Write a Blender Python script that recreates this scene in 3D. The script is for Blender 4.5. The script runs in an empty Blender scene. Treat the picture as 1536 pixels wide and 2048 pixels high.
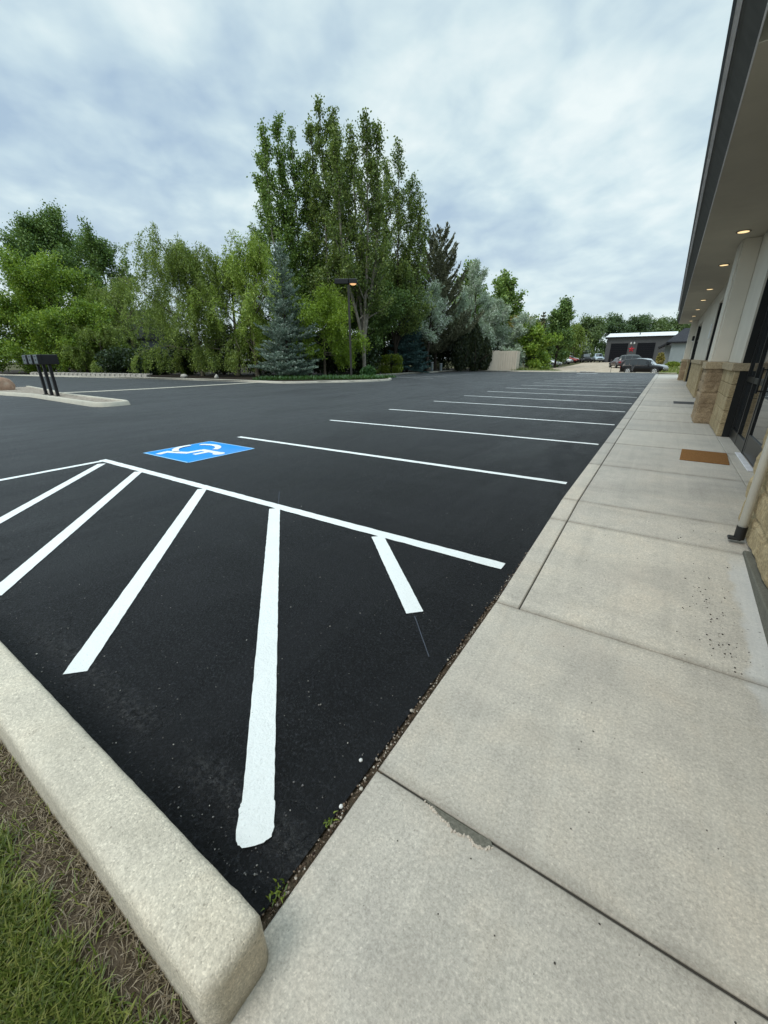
import bpy, bmesh, math, random
import numpy as np
from mathutils import Vector, Matrix, noise

random.seed(7)
RNG = np.random.default_rng(7)
sc = bpy.context.scene
C = bpy.data.collections.new("place")
sc.collection.children.link(C)
R = math.radians

# ------------------------------------------------------------------ helpers
def link(o, parent=None):
    C.objects.link(o)
    if parent is not None:
        o.parent = parent
    return o

def tag(o, label=None, cat=None, group=None, kind=None):
    if label: o['label'] = label
    if cat: o['category'] = cat
    if group: o['group'] = group
    if kind: o['kind'] = kind
    return o

def thing(name, label, cat, loc=(0, 0, 0), rz=0.0, group=None):
    o = bpy.data.objects.new(name, None)
    o.empty_display_size = 0.2
    o.location = loc
    o.rotation_euler = (0, 0, rz)
    C.objects.link(o)
    return tag(o, label, cat, group)

def copy_tree(o, parent=None):
    c = o.copy(); C.objects.link(c)
    if parent is not None:
        c.parent = parent
    for ch in list(o.children):
        copy_tree(ch, c)
    return c

class MB:
    """collects shapes in one bmesh, builds ONE mesh object"""
    def __init__(s):
        s.bm = bmesh.new()
    def box(s, x0, x1, y0, y1, z0, z1, bev=0.0, rot=None, seg=1):
        r = bmesh.ops.create_cube(s.bm, size=1.0)
        vs = r['verts']
        bmesh.ops.scale(s.bm, vec=(abs(x1-x0), abs(y1-y0), abs(z1-z0)), verts=vs)
        if bev > 0:
            es = list({e for v in vs for e in v.link_edges})
            rr = bmesh.ops.bevel(s.bm, geom=es, offset=bev, segments=seg, affect='EDGES', profile=0.5)
            vs = list({v for f in rr['faces'] for v in f.verts} | {v for v in vs if v.is_valid})
        c = Vector(((x0+x1)/2, (y0+y1)/2, (z0+z1)/2))
        if rot is not None:
            bmesh.ops.rotate(s.bm, cent=(0, 0, 0), matrix=rot, verts=vs)
        bmesh.ops.translate(s.bm, vec=c, verts=vs)
        return vs
    def cyl(s, p0, p1, r0, r1=None, n=12, caps=True):
        if r1 is None: r1 = r0
        p0 = Vector(p0); p1 = Vector(p1)
        d = (p1-p0); q = d.to_track_quat('Z', 'Y').to_matrix()
        a = [s.bm.verts.new(p0 + q @ Vector((r0*math.cos(t), r0*math.sin(t), 0))) for t in [2*math.pi*i/n for i in range(n)]]
        b = [s.bm.verts.new(p1 + q @ Vector((r1*math.cos(t), r1*math.sin(t), 0))) for t in [2*math.pi*i/n for i in range(n)]]
        for i in range(n):
            s.bm.faces.new((a[i], a[(i+1) % n], b[(i+1) % n], b[i]))
        if caps:
            s.bm.faces.new(list(reversed(a))); s.bm.faces.new(b)
    def poly(s, pts, z=None):
        vs = [s.bm.verts.new(p if z is None else (p[0], p[1], z)) for p in pts]
        return s.bm.faces.new(vs)
    def prism(s, pts, z0, z1):
        a = [s.bm.verts.new((p[0], p[1], z0)) for p in pts]
        b = [s.bm.verts.new((p[0], p[1], z1)) for p in pts]
        n = len(pts)
        for i in range(n):
            s.bm.faces.new((a[i], a[(i+1) % n], b[(i+1) % n], b[i]))
        s.bm.faces.new(b); s.bm.faces.new(list(reversed(a)))
    def extrude_y(s, prof, y0, y1):
        """prof: closed list of (x,z)"""
        a = [s.bm.verts.new((p[0], y0, p[1])) for p in prof]
        b = [s.bm.verts.new((p[0], y1, p[1])) for p in prof]
        n = len(prof)
        for i in range(n):
            s.bm.faces.new((a[i], a[(i+1) % n], b[(i+1) % n], b[i]))
        s.bm.faces.new(a); s.bm.faces.new(list(reversed(b)))
    def build(s, name, m, parent=None, smooth=False):
        bmesh.ops.recalc_face_normals(s.bm, faces=s.bm.faces)
        me = bpy.data.meshes.new(name)
        s.bm.to_mesh(me); s.bm.free()
        if smooth:
            me.polygons.foreach_set('use_smooth', [True]*len(me.polygons))
        me.materials.append(m)
        return link(bpy.data.objects.new(name, me), parent)

def np_mesh(name, V, F, m, parent=None, attr=None, smooth=False):
    """V (n,3) float, F (k,4) int quads"""
    me = bpy.data.meshes.new(name)
    V = np.ascontiguousarray(V, dtype=np.float32); F = np.ascontiguousarray(F, dtype=np.int32)
    k, w = F.shape
    me.vertices.add(len(V)); me.vertices.foreach_set('co', V.ravel())
    me.loops.add(k*w); me.loops.foreach_set('vertex_index', F.ravel())
    me.polygons.add(k); me.polygons.foreach_set('loop_start', np.arange(0, k*w, w, dtype=np.int32))
    me.update(calc_edges=True)
    if attr is not None:
        a = me.attributes.new('v', 'FLOAT', 'POINT')
        a.data.foreach_set('value', np.ascontiguousarray(attr, dtype=np.float32))
    if smooth:
        me.polygons.foreach_set('use_smooth', np.ones(k, dtype=bool))
    me.validate()
    me.materials.append(m)
    return link(bpy.data.objects.new(name, me), parent)

# ------------------------------------------------------------------ materials
class NT:
    def __init__(s, name):
        s.m = bpy.data.materials.new(name); s.m.use_nodes = True
        s.t = s.m.node_tree; s.t.nodes.clear()
        s.out = s.t.nodes.new('ShaderNodeOutputMaterial')
        s.bsdf = s.t.nodes.new('ShaderNodeBsdfPrincipled')
        s.t.links.new(s.bsdf.outputs[0], s.out.inputs[0])
        s._co = None
    def n(s, typ, **kw):
        o = s.t.nodes.new(typ)
        for k, v in kw.items(): setattr(o, k, v)
        return o
    def l(s, a, b): s.t.links.new(a, b)
    def co(s):
        if s._co is None:
            s._co = s.n('ShaderNodeTexCoord').outputs['Object']
        return s._co
    def mapped(s, scale=(1, 1, 1), loc=(0, 0, 0), rot=(0, 0, 0)):
        m = s.n('ShaderNodeMapping'); m.inputs['Scale'].default_value = scale
        m.inputs['Location'].default_value = loc; m.inputs['Rotation'].default_value = rot
        s.l(s.co(), m.inputs[0]); return m.outputs[0]
    def noise(s, scale, detail=4, rough=.55, dist=0, vec=None):
        o = s.n('ShaderNodeTexNoise'); o.inputs['Scale'].default_value = scale
        o.inputs['Detail'].default_value = detail; o.inputs['Roughness'].default_value = rough
        o.inputs['Distortion'].default_value = dist
        s.l(vec if vec is not None else s.co(), o.inputs['Vector']); return o.outputs['Fac']
    def voro(s, scale, feature='F1', vec=None):
        o = s.n('ShaderNodeTexVoronoi', feature=feature); o.inputs['Scale'].default_value = scale
        s.l(vec if vec is not None else s.co(), o.inputs['Vector']); return o
    def ramp(s, fac, stops, interp='LINEAR'):
        o = s.n('ShaderNodeValToRGB'); cr = o.color_ramp; cr.interpolation = interp
        while len(cr.elements) < len(stops): cr.elements.new(0.5)
        for e, (p, c) in zip(cr.elements, stops):
            e.position = p
            e.color = (c, c, c, 1) if isinstance(c, (int, float)) else (*c, 1)
        s.l(fac, o.inputs[0]); return o.outputs[0]
    def mix(s, fac, a, b, mode='MIX'):
        o = s.n('ShaderNodeMix', data_type='RGBA', blend_type=mode)
        for sock, v in ((o.inputs[0], fac), (o.inputs[6], a), (o.inputs[7], b)):
            if isinstance(v, (int, float)): sock.default_value = v
            elif isinstance(v, tuple): sock.default_value = (*v, 1)
            else: s.l(v, sock)
        return o.outputs[2]
    def math(s, op, a, b=0.0, c=None):
        o = s.n('ShaderNodeMath', operation=op)
        for i, v in enumerate((a, b, c)):
            if v is None: continue
            if isinstance(v, (int, float)): o.inputs[i].default_value = v
            else: s.l(v, o.inputs[i])
        return o.outputs[0]
    def sep(s, vec=None):
        o = s.n('ShaderNodeSeparateXYZ'); s.l(vec if vec is not None else s.co(), o.inputs[0]); return o.outputs
    def band(s, v, a, b):
        """smooth 0->1 from a to b"""
        o = s.n('ShaderNodeMapRange', interpolation_type='SMOOTHSTEP')
        s.l(v, o.inputs[0]); o.inputs[1].default_value = a; o.inputs[2].default_value = b
        return o.outputs[0]
    def bump(s, h, strength=.3, dist=.01, prev=None):
        o = s.n('ShaderNodeBump'); o.inputs['Strength'].default_value = strength
        o.inputs['Distance'].default_value = dist
        s.l(h, o.inputs['Height'])
        if prev is not None: s.l(prev, o.inputs['Normal'])
        return o.outputs[0]
    def done(s, color=None, rough=.6, normal=None, metal=0.0, spec=.5, emit=None, estr=0):
        b = s.bsdf
        for key, v in (('Base Color', color), ('Roughness', rough), ('Metallic', metal), ('Specular IOR Level', spec)):
            if v is None: continue
            if isinstance(v, tuple): b.inputs[key].default_value = (*v, 1)
            elif isinstance(v, (int, float)): b.inputs[key].default_value = v
            else: s.l(v, b.inputs[key])
        if normal is not None: s.l(normal, b.inputs['Normal'])
        if emit is not None:
            b.inputs['Emission Color'].default_value = (*emit, 1); b.inputs['Emission Strength'].default_value = estr
        return s.m

def plain(name, color, rough=.6, metal=0.0, spec=.5, var=.12, nscale=6, bump=0.0, bscale=80, emit=None, estr=0):
    t = NT(name)
    n = t.noise(nscale, 5)
    dark = tuple(c*(1-var) for c in color); lite = tuple(min(1, c*(1+var)) for c in color)
    col = t.ramp(n, [(.3, dark), (.7, lite)])
    nm = t.bump(t.noise(bscale, 4), bump, .005) if bump > 0 else None
    return t.done(col, rough, nm, metal, spec, emit, estr)

def mat_asphalt():
    t = NT('asphalt'); x, y, z = t.sep()
    big = t.noise(.35, 5, .6, .6)
    st = t.noise(1.0, 4, .6, .3, t.mapped((.25, 2.2, 1)))           # squeegee streaks across the lot
    sw = t.noise(1.0, 4, .55, 1.2, t.mapped((1.5, .5, 1)))
    fine = t.noise(220, 3, .7)
    col = t.ramp(big, [(.3, (.0065, .0070, .0090)), (.7, (.0115, .0122, .0145))])
    col = t.mix(t.math('MULTIPLY', t.ramp(st, [(.45, 0), (.75, 1)]), .55), col, (.026, .028, .031))
    col = t.mix(t.math('MULTIPLY', t.ramp(sw, [(.5, 0), (.7, 1)]), .45), col, (.011, .012, .016))
    far_sheen = t.band(t.math('ADD', x, t.math('MULTIPLY', y, -.35)), -.5, -12.0)  # paler with distance: grazing sky sheen put into the colour
    col = t.mix(t.math('MULTIPLY', far_sheen, .9), col, (.058, .063, .067))
    grit = t.voro(85); gc = t.ramp(grit.outputs['Distance'], [(.10, 1), (.22, 0)])
    gsel = t.ramp(t.noise(24, 3), [(.54, 0), (.66, 1)])
    col = t.mix(t.math('MULTIPLY', t.math('MULTIPLY', gc, gsel), .34), col, (.13, .13, .128))  # pale grit flecks, partly standing in for glints on the coat
    glint_grain = t.mix(1.0, t.ramp(t.noise(75, 5, .85), [(.40, .22), (.49, .75), (.56, 1.9), (.64, 5.0)]), t.ramp(t.noise(28, 3, .6), [(.35, .65), (.65, 1.35)]), 'MULTIPLY')  # coarse grain, with its glints and dark pits painted into the colour
    col = t.mix(.85, col, t.mix(1.0, col, glint_grain, 'MULTIPLY'))
    trk = t.noise(1.0, 5, .6, .8, t.mapped((.55, .16, 1), (2, 5, 0), (0, 0, R(20))))
    col = t.mix(t.math('MULTIPLY', t.ramp(trk, [(.50, 0), (.60, 1)]), .42), col, (.034, .036, .040))
    trk2 = t.noise(1.0, 4, .6, 1.0, t.mapped((.9, .25, 1), (7, 1, 0), (0, 0, R(-55))))
    col = t.mix(t.math('MULTIPLY', t.ramp(trk2, [(.53, 0), (.60, 1)]), .30), col, (.030, .031, .036))
    spot = t.voro(1.1); spd_ = t.math('MULTIPLY', t.ramp(t.math('ADD', spot.outputs['Distance'], t.math('MULTIPLY', t.noise(6, 3), .15)), [(.12, 1), (.2, 0)]), t.ramp(t.noise(.7, 2), [(.5, 0), (.6, 1)]))
    col = t.mix(t.math('MULTIPLY', spd_, .5), col, (.006, .006, .007))
    # seams left in the fresh coat
    sx = t.math('ADD', x, t.math('MULTIPLY', t.noise(.7, 2), .35))
    seam = t.ramp(t.math('ABSOLUTE', t.math('ADD', sx, 13.55)), [(.0, 1), (.05, 0)])
    col = t.mix(t.math('MULTIPLY', seam, .45), col, (.10, .10, .11))
    sx2 = t.math('ADD', x, t.math('MULTIPLY', t.noise(2.0, 2), .05))
    chalk = t.math('MULTIPLY', t.ramp(t.math('ABSOLUTE', t.math('ADD', sx2, 6.80)), [(.0, 1), (.022, 0)]), t.ramp(t.noise(9, 3), [(.42, 0), (.6, 1)]))
    col = t.mix(t.math('MULTIPLY', chalk, .38), col, (.16, .16, .17))
    # cracks along the kerb and the walk
    wv = t.n('ShaderNodeVectorMath', operation='ADD'); wn = t.n('ShaderNodeTexNoise'); wn.inputs['Scale'].default_value = 9; wn.inputs['Detail'].default_value = 5; t.l(t.co(), wn.inputs['Vector'])
    wm = t.n('ShaderNodeVectorMath', operation='SCALE'); wm.inputs['Scale'].default_value = .16; t.l(wn.outputs['Color'], wm.inputs[0]); t.l(t.co(), wv.inputs[0]); t.l(wm.outputs[0], wv.inputs[1])
    cv = t.voro(8.5, 'DISTANCE_TO_EDGE', wv.outputs[0])
    cr = t.ramp(cv.outputs['Distance'], [(.0, 1), (.035, 0)])
    nearkerb = t.math('MULTIPLY', t.band(y, .85, .45), t.ramp(t.noise(3.3, 3), [(.50, 0), (.64, .8)]))
    nearwalk = t.math('MULTIPLY', t.band(x, -1.25, -.72), t.math('MULTIPLY', t.band(y, 6, 2), t.ramp(t.noise(3.7, 3), [(.50, 0), (.64, .7)])))
    crk = t.math('MULTIPLY', cr, t.math('MAXIMUM', nearkerb, nearwalk))
    # raised ragged seam beside the near kerb
    yy = t.math('ADD', y, t.math('MULTIPLY', t.noise(5, 5, .65), .22))
    rag = t.ramp(t.math('ABSOLUTE', t.math('SUBTRACT', yy, .60)), [(.0, 1), (.075, 0)])
    rag = t.math('MULTIPLY', rag, t.band(t.noise(3.0, 2), .35, .55))
    rag = t.math('MULTIPLY', rag, t.band(x, -3.0, -2.2))
    h = t.math('ADD', t.math('MULTIPLY', fine, .5), t.math('MULTIPLY', t.noise(70, 5, .75), 1.6))
    h = t.math('ADD', h, t.math('MULTIPLY', t.noise(14, 3), 1.0))
    nb = t.bump(h, 1.0, .022)
    h2 = t.math('SUBTRACT', t.math('MULTIPLY', rag, t.math('ADD', .3, t.noise(45, 4, .7))), crk)
    nb = t.bump(h2, 1.0, .02, nb)
    col = t.mix(t.math('MULTIPLY', crk, .9), col, (.003, .003, .003))
    rgc = t.math('MULTIPLY', rag, t.ramp(t.noise(42, 4, .8), [(.48, 0), (.58, 1)]))
    col = t.mix(t.math('MULTIPLY', rgc, .8), col, (.085, .085, .085))
    rgd = t.math('MULTIPLY', rag, t.ramp(t.noise(30, 4, .75, 0, t.mapped((1, 1, 1), (3, 3, 3))), [(.5, 0), (.6, 1)]))
    col = t.mix(t.math('MULTIPLY', rgd, .9), col, (.002, .002, .002))
    rg = t.math('ADD', t.math('MULTIPLY', big, .20), .44)
    rg = t.math('ADD', rg, t.math('MULTIPLY', t.ramp(sw, [(.4, 0), (.7, 1)]), .12))
    rg = t.math('SUBTRACT', rg, t.math('MULTIPLY', t.ramp(trk, [(.48, 0), (.62, 1)]), .10))
    return t.done(col, rg, nb, 0, .30)

def mat_paint(name, c, wear=.10):
    t = NT(name)
    n = t.noise(40, 5, .65); b = t.noise(2.2, 4)
    col = t.mix(t.math('MULTIPLY', t.ramp(n, [(.3, 1), (.5, 0)]), wear), c, tuple(v*.55 for v in c))
    col = t.mix(t.math('MULTIPLY', t.ramp(b, [(.35, 1), (.65, 0)]), .10), col, tuple(v*.8 for v in c))
    cr = t.voro(16, 'DISTANCE_TO_EDGE')
    ck = t.math('MULTIPLY', t.ramp(cr.outputs['Distance'], [(0, .6), (.012, 0)]), t.ramp(t.noise(3, 2), [(.5, 0), (.62, 1)]))
    col = t.mix(t.math('MULTIPLY', ck, .04), col, (.25, .25, .25))
    h = t.math('ADD', t.noise(90, 4, .65), t.math('MULTIPLY', t.noise(25, 3), .8))
    pit = t.ramp(t.noise(150, 3, .7), [(.60, 0), (.70, 1)])
    col = t.mix(t.math('MULTIPLY', pit, .35), col, (.12, .12, .12))
    tyre_ = t.noise(1.0, 4, .6, .3, t.mapped((.8, .8, 1)))
    col = t.mix(t.math('MULTIPLY', t.ramp(tyre_, [(.5, 0), (.75, 1)]), .16), col, (.35, .36, .36))
    return t.done(col, .62, t.bump(h, .6, .007), 0, .3)

def mat_concrete(name, a, b, speck=.35, agg=False, stains=True, brush=False):
    t = NT(name); x, y, z = t.sep()
    n1 = t.noise(.9, 6, .6, .3); n2 = t.noise(14, 5, .65); n3 = t.noise(260, 2, .8)
    col = t.ramp(n1, [(.3, b), (.68, a)])
    col = t.mix(.35, col, t.ramp(n2, [(.3, tuple(v*.82 for v in a)), (.7, tuple(min(1, v*1.1) for v in a))]))
    v = t.voro(230 if agg else 240)
    vr = t.ramp(v.outputs['Color'], [(.0, .35), (.25, .85), (.7, 1.08), (1, 1.7)])
    col = t.mix(speck, col, t.mix(1.0, col, vr, 'MULTIPLY'))
    gr_ = t.noise(85, 5, .8)
    col = t.mix(.8, col, t.mix(1.0, col, t.ramp(gr_, [(.28, .68 if agg else .60), (.5, .99), (.68, 1.25 if agg else 1.35)]), 'MULTIPLY'))
    bl_ = t.noise(3.1, 4, .6, .4)
    col = t.mix(.5, col, t.mix(1.0, col, t.ramp(bl_, [(.33, (.78, .78, .80)), (.5, (1, 1, 1)), (.66, (1.10, 1.05, 1.0))]), 'MULTIPLY'))
    dk = t.voro(38); dsel = t.ramp(dk.outputs['Distance'], [(.03, 1), (.075, 0)])
    dsel = t.math('MULTIPLY', dsel, t.ramp(t.noise(11, 2), [(.56, 0), (.66, 1)]))
    col = t.mix(t.math('MULTIPLY', dsel, .55), col, (.10, .09, .075))
    if stains:
        s1 = t.noise(1.0, 5, .6, .5, t.mapped((.55, 1.6, 1)))
        col = t.mix(t.math('MULTIPLY', t.ramp(s1, [(.48, 0), (.72, 1)]), .42), col, (.25, .235, .215))
        s2 = t.noise(2.2, 4, .6, .2, t.mapped((1, .7, 1), (7, 3, 0)))
        col = t.mix(t.math('MULTIPLY', t.ramp(s2, [(.55, 0), (.75, 1)]), .22), col, (.50, .42, .36))
        # splash-back dirt and a mineral wash at the foot of the stone wall
        wash = t.math('MULTIPLY', t.band(t.math('ADD', x, t.math('MULTIPLY', t.noise(6, 4), .16)), .665, .705), t.math('MULTIPLY', t.band(y, 3.6, 3.2), t.band(y, 1.7, 2.2)))
        col = t.mix(t.math('MULTIPLY', wash, .55), col, (.60, .61, .62))
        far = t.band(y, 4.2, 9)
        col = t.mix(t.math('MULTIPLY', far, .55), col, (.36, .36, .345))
        sp = t.voro(26, vec=t.mapped((1, 1.6, 1))); spd = t.ramp(sp.outputs['Distance'], [(.10, 1), (.22, 0)])
        reg = t.math('MULTIPLY', t.band(x, .25, .5), t.math('MULTIPLY', t.band(y, 3.3, 2.9), t.band(y, 1.95, 2.2)))
        spd = t.math('MULTIPLY', t.math('MULTIPLY', spd, reg), t.ramp(t.noise(7, 3), [(.5, 0), (.6, 1)]))
        col = t.mix(t.math('MULTIPLY', spd, .8), col, (.07, .06, .05))
    if agg:
        low = t.math('MULTIPLY', t.band(t.math('ADD', z, t.math('MULTIPLY', t.noise(16, 4), .07)), .085, .03), .5)
        col = t.mix(low, col, (.20, .18, .14))
        gr2 = t.noise(2.6, 5, .65, .5, t.mapped((1, 3, 1)))
        col = t.mix(t.math('MULTIPLY', t.ramp(gr2, [(.5, 0), (.7, 1)]), .28), col, (.30, .275, .225))
        pk = t.voro(46); pks = t.math('MULTIPLY', t.ramp(pk.outputs['Distance'], [(.10, 1), (.20, 0)]), t.ramp(t.noise(17, 3), [(.52, 0), (.62, 1)]))
        col = t.mix(t.math('MULTIPLY', pks, .6), col, (.16, .14, .11))
    if brush:
        isl_ = t.n('ShaderNodeNewGeometry').outputs['Random Per Island']
        col = t.mix(1.0, col, t.ramp(isl_, [(0, (.88, .885, .89)), (.5, (.98, .97, .95)), (1, (1.07, 1.06, 1.03))]), 'MULTIPLY')
        edge = None
        for yj_ in (.85, 2.15, 3.53, 4.05):
            d_ = t.ramp(t.math('ABSOLUTE', t.math('SUBTRACT', y, yj_)), [(.004, 1), (.05, 0)])
            edge = d_ if edge is None else t.math('MAXIMUM', edge, d_)
        rj = t.math('DIVIDE', t.math('SUBTRACT', y, 4.05), 1.655); fr_ = t.math('ABSOLUTE', t.math('SUBTRACT', rj, t.math('ROUND', rj)))
        rj_ = t.math('MULTIPLY', t.ramp(t.math('MULTIPLY', fr_, 1.655), [(.010, 1), (.085, 0)]), t.band(y, 4.3, 4.6))
        edge = t.math('MAXIMUM', edge, rj_)
        edge = t.math('MULTIPLY', edge, t.ramp(t.noise(7, 4), [(.3, .35), (.65, 1)]))
        col = t.mix(t.math('MULTIPLY', edge, .55), col, (.16, .145, .12))
        str_ = t.noise(1.0, 5, .65, .2, t.mapped((9, .55, 1)))
        col = t.mix(t.math('MULTIPLY', t.ramp(str_, [(.48, 0), (.75, 1)]), .28), col, (.25, .235, .205))
        str2 = t.noise(1.0, 4, .6, .2, t.mapped((14, .4, 1), (3, 1, 0)))
        col = t.mix(t.math('MULTIPLY', t.ramp(str2, [(.55, 0), (.75, 1)]), .25), col, (.58, .55, .48))
    h = t.math('ADD', t.math('MULTIPLY', n3, .5), t.math('MULTIPLY', n2, .7))
    if brush:
        h = t.math('ADD', h, t.math('MULTIPLY', t.noise(1.0, 3, .7, 0, t.mapped((8, 160, 8))), .8))
    if agg:
        h = t.math('ADD', h, t.math('MULTIPLY', v.outputs['Distance'], -1.0))
    return t.done(col, .85, t.bump(h, .35 if not agg else .30, .004), 0, .25)

def mat_stone(name, a, b, c):
    t = NT(name)
    n = t.noise(3.0, 5, .6); f = t.noise(55, 5, .7); v = t.voro(70)
    col = t.ramp(n, [(.3, a), (.55, b), (.75, c)])
    col = t.mix(.55, col, t.mix(1.0, col, t.ramp(f, [(.3, .35), (.5, .95), (.7, 1.6)]), 'MULTIPLY'))
    col = t.mix(.30, col, t.mix(1.0, col, t.ramp(v.outputs['Color'], [(0, .5), (1, 1.4)]), 'MULTIPLY'))
    return t.done(col, .9, t.bump(t.math('ADD', f, t.math('MULTIPLY', t.noise(14, 4), .9)), .6, .012), 0, .2)

def mat_stucco(name, a):
    t = NT(name)
    n = t.noise(1.4, 5); f = t.noise(150, 4, .7)
    st = t.noise(1.0, 4, .6, 0, t.mapped((5, 5, .5)))
    col = t.ramp(n, [(.3, tuple(v*.92 for v in a)), (.7, tuple(v*1.04 for v in a))])
    col = t.mix(t.math('MULTIPLY', t.ramp(st, [(.5, 0), (.75, 1)]), .12), col, tuple(v*.7 for v in a))
    return t.done(col, .9, t.bump(f, .4, .004), 0, .2)

def mat_leaf(name, dark, mid, lite, trans=.30, nsc=.9):
    t = NT(name)
    at = t.n('ShaderNodeAttribute', attribute_name='v').outputs['Fac']
    n = t.noise(nsc, 4, .6)
    f = t.math('ADD', t.math('MULTIPLY', at, .55), t.math('MULTIPLY', n, .6))
    col = t.ramp(f, [(.25, dark), (.55, mid), (.9, lite)])
    t.t.nodes.remove(t.bsdf)
    d = t.n('ShaderNodeBsdfDiffuse'); tr = t.n('ShaderNodeBsdfTranslucent'); g = t.n('ShaderNodeBsdfGlossy')
    g.inputs['Roughness'].default_value = .45; g.inputs['Color'].default_value = (.8, .85, .9, 1)
    t.l(col, d.inputs[0])
    tc = t.mix(.5, col, (.20, .30, .03)); t.l(tc, tr.inputs[0])
    m1 = t.n('ShaderNodeMixShader'); m1.inputs[0].default_value = trans
    t.l(d.outputs[0], m1.inputs[1]); t.l(tr.outputs[0], m1.inputs[2])
    m2 = t.n('ShaderNodeMixShader'); m2.inputs[0].default_value = .035
    t.l(m1.outputs[0], m2.inputs[1]); t.l(g.outputs[0], m2.inputs[2])
    t.l(m2.outputs[0], t.out.inputs[0])
    return t.m

def mat_bark(name, a, b):
    t = NT(name)
    n = t.noise(1.0, 5, .65, .4, t.mapped((14, 14, 2.5)))
    col = t.ramp(n, [(.35, a), (.65, b)])
    return t.done(col, .9, t.bump(n, .6, .03), 0, .2)

def mat_ground(name, stops, scale=5, bump=.5, bd=.02, fscale=60):
    t = NT(name)
    n = t.noise(scale, 6, .65, .3); f = t.noise(fscale, 4, .7)
    col = t.ramp(t.math('ADD', t.math('MULTIPLY', n, .5), t.math('MULTIPLY', f, .5)), stops)
    return t.done(col, .95, t.bump(t.math('ADD', n, f), bump, bd), 0, .15)

def mat_carpaint(name, c, rough=.25, metal=.0):
    t = NT(name)
    col = t.ramp(t.noise(3, 3), [(.3, tuple(v*.93 for v in c)), (.7, c)])
    m = t.done(col, rough, None, metal, .5)
    t.bsdf.inputs['Coat Weight'].default_value = .25; t.bsdf.inputs['Coat Roughness'].default_value = .06
    return m

def mat_glass(name, c=(.012, .014, .016)):
    t = NT(name)
    col = t.ramp(t.noise(2, 3), [(.3, c), (.7, tuple(v*1.3 for v in c))])
    return t.done(col, .03, None, 0, .75)

def mat_coir():
    t = NT('coir')
    f = t.noise(1.0, 4, .7, 0, t.mapped((90, 260, 90)))
    col = t.ramp(f, [(.3, (.13, .06, .020)), (.55, (.27, .135, .050)), (.75, (.42, .24, .105))])
    return t.done(col, .95, t.bump(f, .8, .01), 0, .1)

def mat_corrugated(name, c):
    t = NT(name)
    n = t.noise(1.5, 4); st = t.noise(1.0, 3, .6, 0, t.mapped((6, 6, .6)))
    col = t.mix(t.math('MULTIPLY', st, .25), t.ramp(n, [(.3, tuple(v*.9 for v in c)), (.7, c)]), tuple(v*.65 for v in c))
    return t.done(col, .5, None, 0, .4)

def mat_shingle(name, a, b):
    t = NT(name)
    br = t.n('ShaderNodeTexBrick'); br.inputs['Scale'].default_value = 3.0
    br.inputs['Color1'].default_value = (*a, 1); br.inputs['Color2'].default_value = (*b, 1); br.inputs['Mortar'].default_value = (a[0]*.5, a[1]*.5, a[2]*.5, 1)
    br.inputs['Mortar Size'].default_value = .02
    t.l(t.co(), br.inputs['Vector'])
    return t.done(br.outputs[0], .9, t.bump(t.noise(40, 4), .4, .01), 0, .2)

M = {}
M['asphalt'] = mat_asphalt()
M['white'] = mat_paint('white_paint', (.80, .83, .82))
M['blue'] = mat_paint('blue_paint', (.003, .265, .80), .10)
M['lightblue'] = mat_paint('light_blue_paint', (.25, .52, .80), .15)
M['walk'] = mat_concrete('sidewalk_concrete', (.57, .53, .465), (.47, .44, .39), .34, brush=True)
M['kerb'] = mat_concrete('kerb_concrete', (.60, .545, .445), (.50, .455, .375), 0.5, agg=True, stains=False)
M['kerbfar'] = mat_concrete('far_kerb_concrete', (.52, .49, .41), (.40, .38, .32), .3, stains=False)
M['footing'] = mat_concrete('footing_concrete', (.17, .165, .135), (.10, .097, .08), .4, stains=False)
M['joint'] = plain('joint_dirt', (.045, .04, .033), .95, bump=.5)
M['stone'] = mat_stone('split_face_stone', (.29, .225, .13), (.41, .325, .195), (.53, .44, .285))
M['stonerough'] = mat_stone('rough_stone', (.21, .155, .10), (.32, .245, .16), (.43, .345, .24))
M['cap'] = mat_stone('stone_cap', (.36, .29, .195), (.43, .35, .235), (.47, .39, .27))
M['stucco'] = mat_stucco('stucco', (.68, .635, .55))
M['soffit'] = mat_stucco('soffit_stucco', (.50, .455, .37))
M['soffit_lit_end'] = mat_stucco('lit_soffit_end_stucco', (.72, .70, .60))  # paler than the soffit to imitate direct light on its end face
M['fascia'] = plain('fascia_metal', (.105, .103, .096), .8, 0, .15)
M['gutter'] = plain('gutter_metal', (.72, .72, .75), .5, .0, .4)
M['dkgutter'] = plain('gutter_lip_metal', (.05, .055, .07), .4, .3, .5)
M['bronze'] = plain('dark_bronze_aluminium', (.022, .023, .023), .38, .5, .5)
M['glass'] = mat_glass('storefront_glass')
M['lamp'] = plain('lit_downlight', (1, .8, .5), .5, emit=(1.0, .72, .36), estr=1.15, var=.02)
M['lampfar'] = plain('lit_lamp_lens', (1, .7, .4), .5, emit=(1.0, .55, .25), estr=.9, var=.02)
M['trim'] = plain('downlight_trim', (.10, .085, .06), .6)
M['beige'] = plain('beige_pipe', (.80, .77, .70), .45, var=.06)
M['black'] = plain('black_plastic', (.012, .012, .012), .5)
M['coir'] = mat_coir()
M['rubber'] = plain('grey_rubber', (.05, .052, .055), .8, bump=.3)
M['whiteplastic'] = plain('white_plastic', (.75, .76, .76), .5, var=.05)
M['mailbox'] = plain('black_powder_coat', (.010, .010, .011), .42, .2, .5)
M['maildoor'] = plain('mailbox_door_metal', (.13, .155, .175), .35, .5, .5)
M['pole'] = plain('bronze_pole', (.045, .042, .038), .5, .3)
M['mulch'] = mat_ground('mulch', [(.3, (.012, .010, .008)), (.55, (.035, .027, .02)), (.8, (.075, .06, .045))], 4)
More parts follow.
